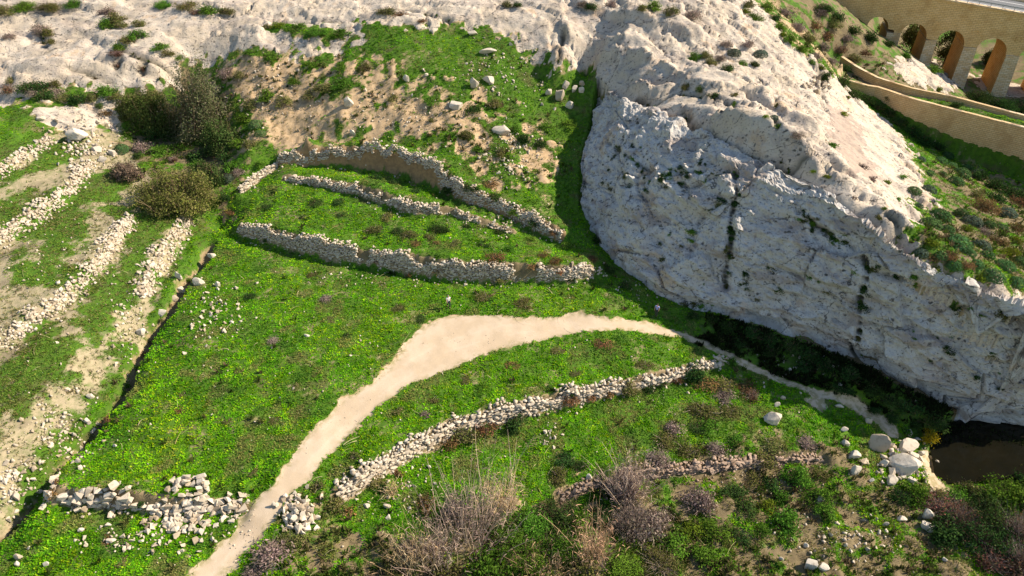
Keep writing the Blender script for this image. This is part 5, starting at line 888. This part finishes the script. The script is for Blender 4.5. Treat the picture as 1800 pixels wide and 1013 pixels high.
# tufts rooted in the joints and pockets of the cliff face
cl = []; rr = random.Random(41); dg = None
def cliff_pt(u, v):
    d = ray(u, v); G = CLIFF_V.reshape(-1, 3)-CAMP; t = G @ d/(d @ d); e = ((G-t[:, None]*d)**2).sum(1); return int(np.argmin(e+np.where(t > 0, 0, 1e9)+t*.002))
CPX = []
for ln, dep in CRK:
    for (a0, b0), (a1, b1) in zip(ln[:-1], ln[1:]):
        for q in range(max(1, int(math.hypot(a1-a0, b1-b0)/9))):
            t = rr.random()
            if rr.random() < .62*min(1, dep+.3): CPX.append((a0+(a1-a0)*t+rr.gauss(0, 3), b0+(b1-b0)*t+rr.gauss(0, 4), rr.uniform(.2, .62), 0 if a0 < 1460 else 1))
for (u, v, su, sv, n) in ((1110, 280, 30, 25, 14), (1170, 310, 30, 14, 10), (1075, 330, 14, 40, 8), (1240, 300, 25, 12, 8), (1300, 480, 60, 40, 7), (1230, 540, 22, 6, 8), (1640, 590, 50, 30, 6), (1740, 640, 30, 40, 6), (1440, 500, 60, 40, 6), (1420, 385, 20, 8, 5), (1475, 430, 20, 10, 6), (1180, 440, 40, 40, 6)):
    for q in range(n): CPX.append((rr.gauss(u, su*.7), rr.gauss(v, sv*.7), rr.uniform(.14, .5), 2))
NCR = len(CPX)
for (u, v, r_, side_) in CPX:
    i = cliff_pt(u, v); p = CLIFF_V.reshape(-1, 3)[i]; nv = CLIFF_N.reshape(-1, 3)[i]; kd = rr.choice(['dark', 'dark', 'green', 'olive']); f, s = proto(kd, 'S', rr.randrange(2))
    q = Vector((nv[0], nv[1], nv[2]+.4)).to_track_quat('Z', 'Y'); cl.append(tag(OB('cliff_shrub', f, None, p-nv*.15*r_, q.to_euler(), (r_*rr.uniform(.7, 1.6), r_*rr.uniform(.7, 1.2), r_*.7)), 'x', 'plant', 'plants rooted in the cliff face'))
ncr = NCR; A_c = [o for o, t in zip(cl, CPX) if t[3] == 0]; B_c = [o for o, t in zip(cl, CPX) if t[3] == 1]; C_c = [o for o, t in zip(cl, CPX) if t[3] == 2]
for lst, gr, fm in ((A_c, 'plants in the left joints of the cliff', '# from the left of the plants in the joints of the upper left cliff'), (B_c, 'plants in the right joints of the cliff', '# from the left of the plants in the tall right joints of the cliff'), (C_c, 'plants in pockets of the cliff', '# from the left of the plants in pockets of the shaded cliff')):
    for o in lst: o['group'] = gr
    number_group(lst, fm)

# the three great shrubs of the gully, and the dry canes
def big_shrub(u, v, wpx, hpx, cols, tcols, label, seed, name, lean=(0, 0), n=7000):
    p = hit(u, v, ZG); dist = p[1]*CP+(CAMH-p[2])*SP; rad = wpx*.5*dist/FPX; hh = hpx*dist/FPX/.9; r = np.random.default_rng(seed); o = OB(name, None, None, (p[0], p[1], p[2]-.2)); tag(o, label, 'shrub')
    cd = nrmz(r.normal(size=(70, 3))); cd[:, 2] = np.abs(cd[:, 2]); c0 = cd*r.uniform(.5, .95, (70, 1)); i = r.integers(0, 70, n); C = c0[i]+r.normal(size=(n, 3))*.11; C[:, 2] = np.abs(C[:, 2]); N = nrmz(nrmz(C)+r.normal(size=(n, 3))*.8)
    col = pick(r, n, cols)*r.uniform(.7, 1.3, (70, 1))[i]; C = C*np.array([rad, rad*.8, hh]); C[:, :2] += C[:, 2:]*np.array(lean); V, F = leaves_np(C, N, r.uniform(.18, .36, n), r.uniform(.10, .20, n), r); OB('foliage', mesh_np('foliage', V, F, M_LEAF, False, {'col': np.repeat(col, 4, 0)}), o)
    m = n//90; az = r.uniform(0, 6.28, m); e = r.uniform(.5, 1.5, m); d = np.stack([np.cos(az)*np.cos(e)*rad, np.sin(az)*np.cos(e)*rad*.8, np.sin(e)*hh], 1); t = np.linspace(.15, 1, 5)[None, :, None]; P = d[:, None]*t*r.uniform(.7, 1.12, (m, 1, 1))+np.c_[r.normal(size=(m, 2))*rad*.3, np.zeros(m)][:, None]*(1-t*.5)+r.normal(size=(m, 1, 3))*.25*t*t
    P[..., :2] += P[..., 2:]*np.array(lean); V, F = ribbons(P, r.uniform(.04, .09, m), r); OB('stems', mesh_np('stems', V, F, M_TWIG, False, {'col': np.repeat(pick(r, m, tcols), 10, 0)}), o); return o
OLV = [(.13, .135, .045, 3), (.16, .145, .07, 2), (.10, .12, .035, 2), (.20, .165, .11, 1)]
big_shrub(345, 235, 125, 118, [(.12, .135, .06, 3), (.15, .14, .08, 2), (.09, .115, .045, 2), (.19, .16, .12, 1)], BROWN, 'tall grey brown leaning thicket at the head of the gully', 1, 'thicket_shrub', (.25, 0), 15000)
big_shrub(315, 362, 165, 62, [(.135, .145, .035, 3), (.165, .145, .06, 2), (.105, .125, .032, 2)], BROWN, 'broad olive brown mound of brush beside the gully', 2, 'mounded_shrub', (0, 0), 17000)
big_shrub(275, 225, 90, 60, [(.06, .095, .022, 3), (.085, .10, .03, 2), (.045, .07, .018, 1)], BROWN, 'dense dark green brush left of the tall leaning thicket', 4, 'dense_shrub', (.1, 0), 9000)
big_shrub(395, 262, 80, 50, [(.05, .085, .022, 3), (.075, .095, .03, 2), (.04, .06, .018, 1)], BROWN, 'dark green brush on the bank right of the tall leaning thicket', 5, 'dense_shrub', (0, 0), 7000)
big_shrub(235, 205, 60, 40, [(.075, .11, .025, 3), (.10, .11, .04, 2)], BROWN, 'green brush below the rock ledge at the left end of the thicket', 6, 'dense_shrub', (0, 0), 4500)
big_shrub(365, 320, 60, 40, [(.05, .08, .022, 3), (.07, .09, .03, 2)], BROWN, 'dark brush above the right end of the olive brown mound', 7, 'dense_shrub', (0, 0), 4500)
big_shrub(225, 310, 60, 26, [(.17, .12, .09, 2), (.13, .10, .07, 2)], GREY, 'bare brownish shrub at the upper left end of the olive mound', 3, 'twiggy_shrub', (0, 0), 2600)
def reeds(u, v, wpx, hpx, n, label, seed, cols=STRAW, lean=(0, 0), leafn=0):
    p = hit(u, v, ZG); dist = p[1]*CP+(CAMH-p[2])*SP; rad = wpx*.5*dist/FPX; hh = hpx*dist/FPX/.85; r = np.random.default_rng(seed); o = OB('reed_clump', None, None, (p[0], p[1], p[2])); tag(o, label, 'reeds')
    b = np.c_[r.normal(size=(n, 2))*rad*.42, np.zeros(n)]; t = np.linspace(0, 1, 6)[None, :, None]; L = hh*r.uniform(.55, 1.1, n)[:, None, None]; d = np.c_[b[:, :2]/rad*.35+r.normal(size=(n, 2))*.16+np.array(lean), np.ones(n)]
    P = b[:, None]+d[:, None]*t*L+np.concatenate([r.normal(size=(n, 1, 2))*.5*t*t, np.zeros((n, 6, 1))], 2); V, F = ribbons(P, r.uniform(.035, .075, n), r); OB('stems', mesh_np('stems', V, F, M_TWIG, False, {'col': np.repeat(pick(r, n, cols), 12, 0)}), o)
    m = n*5; i = r.integers(0, n, m); k5 = r.integers(2, 6, m); C = P[i, k5]+r.normal(size=(m, 3))*.12; dr = nrmz(r.normal(size=(m, 3))+np.array([0, 0, .3])); Q = C[:, None]+dr[:, None]*np.linspace(0, 1, 3)[None, :, None]*r.uniform(.25, .6, (m, 1, 1)); Q[:, 2, 2] -= .12; V, F = ribbons(Q, r.uniform(.03, .06, m), r); OB('leaves', mesh_np('leaves', V, F, M_TWIG, False, {'col': np.repeat(pick(r, m, cols), 6, 0)}), o)
PALE = [(.42, .31, .25, 3), (.35, .26, .225, 3), (.50, .38, .27, 1)]
reeds(835, 935, 120, 100, 230, 'tall pale dry canes in the middle of the lower edge', 11, PALE, (.12, .1)); reeds(885, 895, 50, 60, 90, 'small tuft of dry canes behind the tall pale canes', 12); reeds(730, 1000, 60, 70, 100, 'leaning dry canes at the lower left of the thicket', 13, STRAW, (-.2, .1)); reeds(770, 985, 80, 80, 150, 'dry canes between the leaning and the tall pale canes', 14, PALE); reeds(1040, 985, 46, 90, 130, 'orange dry canes beside the grey shrubs', 15, [(.40, .26, .16, 2), (.34, .24, .16, 1)]); reeds(1105, 870, 60, 70, 200, 'feathery grey plume above the low reddish wall', 16, GREY+PALE); reeds(960, 1010, 90, 36, 100, 'low straw coloured canes at the bottom edge', 17, STRAW); reeds(690, 870, 30, 20, 40, 'small dry tussock in the lower field', 18)
# trees beyond the bridge, seen through its arches
def tree(x, y, hgt, rad, cols, label, seed):
    r = np.random.default_rng(seed); z = float(ground(x, y)); o = OB('olive_tree', None, None, (x, y, z-.3)); tag(o, label, 'tree', 'trees beyond the bridge'); n = 4200
    cd = nrmz(r.normal(size=(40, 3))); c0 = cd*r.uniform(.4, .85, (40, 1))*np.array([rad, rad, hgt*.48])+np.array([0, 0, hgt*.52]); i = r.integers(0, 40, n); C = c0[i]+r.normal(size=(n, 3))*rad*.17; N = nrmz(C-np.array([0, 0, hgt*.6])+r.normal(size=(n, 3))*rad*.7)
    V, F = leaves_np(C, N, r.uniform(.3, .5, n), r.uniform(.16, .3, n), r); OB('crown', mesh_np('crown', V, F, M_LEAF, False, {'col': np.repeat(pick(r, n, cols)*r.uniform(.7, 1.3, (40, 1))[i], 4, 0)}), o)
    def trunk(bm):
        for (p0, p1, r0, r1) in [((0, 0, 0), (.1, 0, hgt*.5), .32, .2)]+[((.1, 0, hgt*.45), tuple(c0[j]), .16, .05) for j in range(0, 40, 6)]:
            a, b = Vector(p0), Vector(p1); q = (b-a).to_track_quat('Z', 'Y'); A = [bm.verts.new(a+q @ Vector((r0*math.cos(t), r0*math.sin(t), 0))) for t in np.linspace(0, 2*math.pi, 7)[:-1]]; B = [bm.verts.new(b+q @ Vector((r1*math.cos(t), r1*math.sin(t), 0))) for t in np.linspace(0, 2*math.pi, 7)[:-1]]
            for j in range(6): bm.faces.new((A[j], A[(j+1) % 6], B[(j+1) % 6], B[j]))
    bm_obj('trunk', trunk, M_BARK, o)
k = NT('bark'); M_BARK = k.done(k.mix(k.noise(k.pos(), 3), (.13, .10, .07, 1), (.20, .16, .12, 1)))
bn = np.array([-bd[1], bd[0]]); OT = [(.085, .10, .030, 3), (.065, .085, .028, 2), (.12, .12, .045, 1)]
for (s_, o_, h_, r_, lb) in ((-9.4, 11.8, 8.5, 3.0, 'olive green tree behind the second arch from the left'), (-1.8, 11.8, 9.0, 3.0, 'broad olive green tree behind the third arch from the left'), (-15.5, 12.5, 5, 2.2, 'tree half hidden behind the pier between the first two arches'), (9, 17, 4, 2.2, 'small tree behind the fourth arch')):
    q = bP[:2]+bd*s_+bn*o_; tree(q[0], q[1], h_, r_, OT, lb, int(h_*10))

# ------------------------------------------------------------------ grass: far too many blades to count
def scatter(n, x0, x1, y0, y1, dens, seed):
    r = np.random.default_rng(seed); y = y0+(y1-y0)*r.random(n)**1.25; hw = .78*(y*CP+CAMH*SP)+9; x = (r.random(n)*2-1)*hw; d = dens(x, y); kp = r.random(n) < d; return x[kp], y[kp], r
def tufts(name, x, y, r, blades, hl, hh, wd, cols, label, tilt=.75, patch=True):
    n = len(x); z = ground(x, y); C = np.repeat(np.c_[x, y, z], blades, 0); m = n*blades; az = r.uniform(0, 6.28, m); el = r.uniform(.25, 1.35, m)*tilt+.15; sz = np.repeat(r.uniform(.7, 1.3, n), blades)*r.uniform(hl, hh, m)
    d = np.c_[np.cos(az)*np.cos(el), np.sin(az)*np.cos(el), np.sin(el)]; s = np.c_[-np.sin(az), np.cos(az), r.normal(size=m)*.3]; C[:, :2] += r.normal(size=(m, 2))*.07; w2 = wd*r.uniform(.6, 1.3, m)[:, None]
    V = np.stack([C-s*w2*.35-np.array([0, 0, .03]), C+d*sz[:, None]*.55+s*w2*.6, C+d*sz[:, None], C+d*sz[:, None]*.55-s*w2*.6], 1).reshape(-1, 3)
    cc = pick(r, n, cols)
    if patch:
        pn = fbm(x*.16, y*.16, oct=3, seed=201)[:, None]; pm = fbm(x*.7, y*.7, oct=3, seed=207)[:, None]
        cc = cc*(1+.36*pm)*np.where(pn > 0, 1+pn*np.array([[.35, .12, .2]]), 1+pn*np.array([[.35, .22, -.3]]))
        stw = sstep(.25, .75, fbm(x*.45, y*.45, oct=3, seed=215))[:, None]*.7; cc = cc*(1-stw)+np.array([[.21, .165, .075]])*stw*r.uniform(.7, 1.3, (n, 1))
        dp = sstep(.45, .8, fbm(x*.33+40, y*.33, oct=3, seed=216))[:, None]*.6; cc = cc*(1-dp)+np.array([[.045, .10, .022]])*dp
    if patch: dm = samp(DR, x, y)[:, None]*.6; cc = cc*(1-dm)+np.array([[.17, .19, .055]])*dm
    cc = np.clip(np.repeat(np.repeat(cc, blades, 0)*r.uniform(.8, 1.2, (m, 1)), 4, 0), .004, .8)
    return tag(OB(name, mesh_np(name, V, np.arange(m*4).reshape(-1, 4), M_GRASS, False, {'col': cc})), label, kind='stuff')
GC = [(.105, .30, .006, 4), (.145, .36, .008, 3), (.065, .215, .008, 3), (.24, .37, .012, 2)]
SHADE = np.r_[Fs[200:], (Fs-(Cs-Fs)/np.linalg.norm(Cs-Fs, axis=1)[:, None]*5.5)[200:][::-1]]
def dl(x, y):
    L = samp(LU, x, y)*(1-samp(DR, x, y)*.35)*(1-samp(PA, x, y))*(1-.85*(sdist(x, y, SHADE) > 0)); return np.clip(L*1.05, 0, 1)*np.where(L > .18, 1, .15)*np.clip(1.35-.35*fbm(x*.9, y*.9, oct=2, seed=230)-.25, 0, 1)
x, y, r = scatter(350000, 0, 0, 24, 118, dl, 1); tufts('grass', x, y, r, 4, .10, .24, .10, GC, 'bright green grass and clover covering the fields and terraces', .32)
x, y, r = scatter(120000, 0, 0, 27, 80, lambda x, y: (sdist(x, y, SHADE) > 0)*(1-samp(PA, x, y))*np.clip(.75+.8*fbm(x*.5, y*.5, oct=2, seed=270), 0, 1), 9); tufts('shade_tinted_weeds', x, y, r, 10, .2, .65, .13, [(.018, .032, .011, 3), (.028, .045, .013, 2), (.032, .028, .016, 1)], 'weeds under the cliff with deep shade put into their colour', .9, False)  # near-black leaf colours paint the deep shade at the cliff foot
def dd(x, y): return np.clip(samp(DR, x, y)*.75+samp(MI, x, y)*.8, 0, 1)*(1-samp(PA, x, y))*(1-samp(RO, x, y))*np.clip(.55+.6*fbm(x*.4, y*.4, oct=3, seed=240), 0, 1)
x, y, r = scatter(170000, 0, 0, 27, 135, dd, 2); tufts('dry_grass', x, y, r, 5, .14, .38, .05, [(.34, .27, .12, 2), (.22, .19, .08, 2), (.16, .17, .04, 3), (.10, .16, .02, 3), (.20, .15, .11, 1)], 'short straw and olive grass on the dry slopes', .9, False)
x, y, r = scatter(20000, 0, 0, 27, 130, lambda x, y: np.clip(np.clip(samp(MI, x, y)*.8+.05*samp(LU, x, y), 0, 1)*(1-samp(RO, x, y))+samp(RCG, x, y)*1.2, 0, 1)*(1-samp(PA, x, y))*(1-samp(DR, x, y))*np.clip(.4+.9*fbm(x*.25, y*.25, oct=3, seed=250), 0, 1), 3); tufts('low_scrub', x, y, r, 14, .25, .65, .12, [(.09, .10, .03, 3), (.055, .085, .02, 3), (.14, .11, .06, 2), (.07, .13, .02, 2)], 'low mixed scrub covering the rough ground', .95, False)
x, y, r = scatter(11000, 0, 0, 28, 110, lambda x, y: samp(LU, x, y)*sstep(.15, .7, fbm(x*.13, y*.13, oct=3, seed=280)), 5)
n = len(x); Cf = np.c_[x, y, ground(x, y)+r.uniform(.08, .22, n)]; Vf, Ff = leaves_np(Cf, nrmz(r.normal(size=(n, 3))*.35+np.array([0, 0, 1])), r.uniform(.05, .12, n), r.uniform(.05, .10, n), r)
tag(OB('meadow_flowers', mesh_np('meadow_flowers', Vf, Ff, M_GRASS, False, {'col': np.repeat(pick(r, n, [(.50, .47, .06, 2), (.60, .58, .45, 3), (.34, .40, .04, 2)]), 4, 0)})), 'small yellow and white flowers in drifts on the grass', kind='stuff')
x, y, r = scatter(4200, 0, 0, 28, 105, lambda x, y: samp(LU, x, y)*np.clip(.15+.8*fbm(x*.2, y*.2, oct=2, seed=260), 0, 1)*.75, 4)
n = len(x); az = r.uniform(0, 6.28, n); L = r.uniform(.5, 1.5, n); t = np.linspace(0, 1, 5)[None, :, None]; P = np.c_[x, y, ground(x, y)+.08][:, None]+np.c_[np.cos(az), np.sin(az), np.zeros(n)][:, None]*t*L[:, None, None]+r.normal(size=(n, 1, 3))*np.array([.35, .35, 0])*t*t+np.array([0, 0, 1])*(np.sin(t*2.6)*.22)
Vr, Fr = ribbons(P, r.uniform(.035, .07, n), r); tag(OB('dry_stalks', mesh_np('dry_stalks', Vr, Fr, M_TWIG, False, {'col': np.repeat(pick(r, n, [(.50, .43, .25, 2), (.40, .36, .18, 2), (.33, .24, .13, 1)]), 10, 0)})), 'pale dry stalks lying on the grass', kind='stuff')
# ------------------------------------------------------------------ the two walkers
def flat_mat(name, c, rough=.8): k = NT(name, rough); return k.done(k.mix(k.noise(k.pos(True), 9, 3), (*[q*.85 for q in c], 1), (*[min(1, q*1.1) for q in c], 1)))
M_SKIN = flat_mat('skin', (.48, .29, .20), .6)
def skinned(name, pts, edges, mat, parent, root=0, sub=1):
    me = bpy.data.meshes.new(name); me.from_pydata([p[:3] for p in pts], edges, []); o = OB(name, me, parent); m = o.modifiers.new('skin', 'SKIN'); m.use_smooth_shade = True
    sk = me.skin_vertices[0].data if me.skin_vertices else None
    if sk is None:
        bm = bmesh.new(); bm.from_mesh(me); bm.verts.layers.skin.verify(); bm.to_mesh(me); bm.free(); sk = me.skin_vertices[0].data
    for i, p in enumerate(pts): sk[i].radius = (p[3], p[4] if len(p) > 4 else p[3]); sk[i].use_root = (i == root)
    s = o.modifiers.new('smooth', 'SUBSURF'); s.levels = sub; s.render_levels = sub
    deg = bpy.context.evaluated_depsgraph_get(); ev = o.evaluated_get(deg); nm = bpy.data.meshes.new_from_object(ev); o.modifiers.clear(); o.data = nm; nm.materials.clear(); nm.materials.append(mat); return o
def person(u, v, face, shirt, trouser, hair, label, stride):
    p = hit(u, v, ZG); root = OB('person', None, None, (p[0], p[1], p[2]+.02), (0, 0, face)); tag(root, label, 'person')
    s = stride
    J = dict(pel=(0, 0, .95, .13, .10), wst=(0, 0, 1.08, .125, .09), chs=(0, .01, 1.28, .15, .105), nck=(0, 0, 1.46, .055), hd0=(0, .015, 1.55, .068, .075), hd1=(0, .02, 1.64, .078, .095), hd2=(0, .015, 1.73, .06, .07),
             hl=(-.095, 0, .90, .085), kl=(-.10, .17*s+.03, .50, .058), al=(-.10, .12*s-.04, .09, .040), tl=(-.10, .12*s+.14, .035, .038), hr=(.095, 0, .90, .085), kr=(.10, -.06*s+.05, .49, .058), ar=(.10, -.30*s-.02, .11, .040), tr=(.10, -.30*s+.14, .04, .038),
             sl=(-.19, 0, 1.42, .058), el=(-.25, -.10*s-.02, 1.15, .042), wl=(-.24, .06, .95, .030), sr=(.19, 0, 1.42, .058), er=(.25, .10*s, 1.16, .042), wr=(.23, .22*s+.04, .98, .030))
    for sd, w_ in (('l', 'wl'), ('r', 'wr')):
        x, y, z = J[w_][:3]; g = -1 if sd == 'l' else 1; J['p'+sd] = (x, y+.03, z-.07, .030, .016)
        for i, (dx, L) in enumerate(((-.028, .075), (-.009, .085), (.010, .08), (.027, .062))): J[f'f{i}{sd}'] = (x+dx*.3*g, y+.03+dx, z-.07-L*.55, .0085); J[f'g{i}{sd}'] = (x-.012*g, y+.045+dx, z-.07-L, .0075)
        J['th'+sd] = (x-.01*g, y+.075, z-.085, .010); J['ti'+sd] = (x-.015*g, y+.085, z-.115, .008)
    E = [('pel', 'wst'), ('wst', 'chs'), ('chs', 'nck'), ('nck', 'hd0'), ('hd0', 'hd1'), ('hd1', 'hd2'), ('pel', 'hl'), ('hl', 'kl'), ('kl', 'al'), ('al', 'tl'), ('pel', 'hr'), ('hr', 'kr'), ('kr', 'ar'), ('ar', 'tr'), ('chs', 'sl'), ('sl', 'el'), ('el', 'wl'), ('chs', 'sr'), ('sr', 'er'), ('er', 'wr')]
    for sd, w_ in (('l', 'wl'), ('r', 'wr')):
        E += [(w_, 'p'+sd), (w_, 'th'+sd), ('th'+sd, 'ti'+sd)]
        for i in range(4): E += [('p'+sd, f'f{i}{sd}'), (f'f{i}{sd}', f'g{i}{sd}')]
    K = list(J); ix = {k_: i for i, k_ in enumerate(K)}
    body = skinned('body', [J[k_] for k_ in K], [(ix[a], ix[b]) for a, b in E], M_SKIN, root, 0, 1)
    # face: nose, eyes, mouth, ears as small raised forms of the head
    def blob(name, c, r_, mat, par, sc=(1, 1, 1)):
        bm = bmesh.new(); bmesh.ops.create_icosphere(bm, subdivisions=2, radius=r_); me = bpy.data.meshes.new(name); bm.to_mesh(me); bm.free(); me.materials.append(mat)
        for q in me.polygons: q.use_smooth = True
        return OB(name, me, par, c, (0, 0, 0), sc)
    dk = flat_mat('eye_dark', (.03, .025, .02)); lp = flat_mat('lips', (.35, .14, .12))
    blob('nose', (0, .115, 1.635), .016, M_SKIN, body, (.8, 1.2, 1.3)); blob('mouth', (0, .10, 1.59), .018, lp, body, (1.3, .5, .4))
    for sx in (-1, 1): blob('eye', (sx*.03, .102, 1.665), .010, dk, body); blob('ear', (sx*.082, .01, 1.645), .022, M_SKIN, body, (.4, .8, 1.2))
    blob('hair', (0, -.012, 1.70), .098, flat_mat('hair', hair), root, (.95, 1.05, .82))
    def grow(ks, ed, mat, name, d, root_k): 
        pts = [tuple(J[k_][:3])+tuple(q+d for q in J[k_][3:]) for k_ in ks]; j = {k_: i for i, k_ in enumerate(ks)}; return skinned(name, pts, [(j[a], j[b]) for a, b in ed], mat, root, j[root_k], 1)
    J['hem'] = (0, 0, .90, .135, .10); J['ml'] = (-.235, -.06*s, 1.24, .046); J['mr'] = (.235, .06*s, 1.24, .046)
    grow(['hem', 'wst', 'chs', 'nk2', 'sl', 'ml', 'sr', 'mr'] if False else ['hem', 'wst', 'chs', 'sl', 'ml', 'sr', 'mr'], [('hem', 'wst'), ('wst', 'chs'), ('chs', 'sl'), ('sl', 'ml'), ('chs', 'sr'), ('sr', 'mr')], flat_mat('shirt', shirt), 'shirt', .022, 'wst')
    grow(['pel', 'hl', 'kl', 'al', 'hr', 'kr', 'ar'], [('pel', 'hl'), ('hl', 'kl'), ('kl', 'al'), ('pel', 'hr'), ('hr', 'kr'), ('kr', 'ar')], flat_mat('trousers', trouser), 'trousers', .018, 'pel')
    for sd, g in (('l', -1), ('r', 1)): blob('shoe', (J['t'+sd][0], J['t'+sd][1]-.06, J['t'+sd][2]+.012), .06, dk, root, (.8, 2.0, .75))
    return root
person(789, 541, R(200), (.75, .73, .72), (.03, .035, .05), (.20, .17, .15), 'person in a white top and dark trousers walking on the grass above the track', 1.0)
person(1153, 556, R(150), (.28, .30, .62), (.05, .045, .05), (.05, .04, .03), 'person in a blue shirt standing in the cliff shade beside the track', .35)
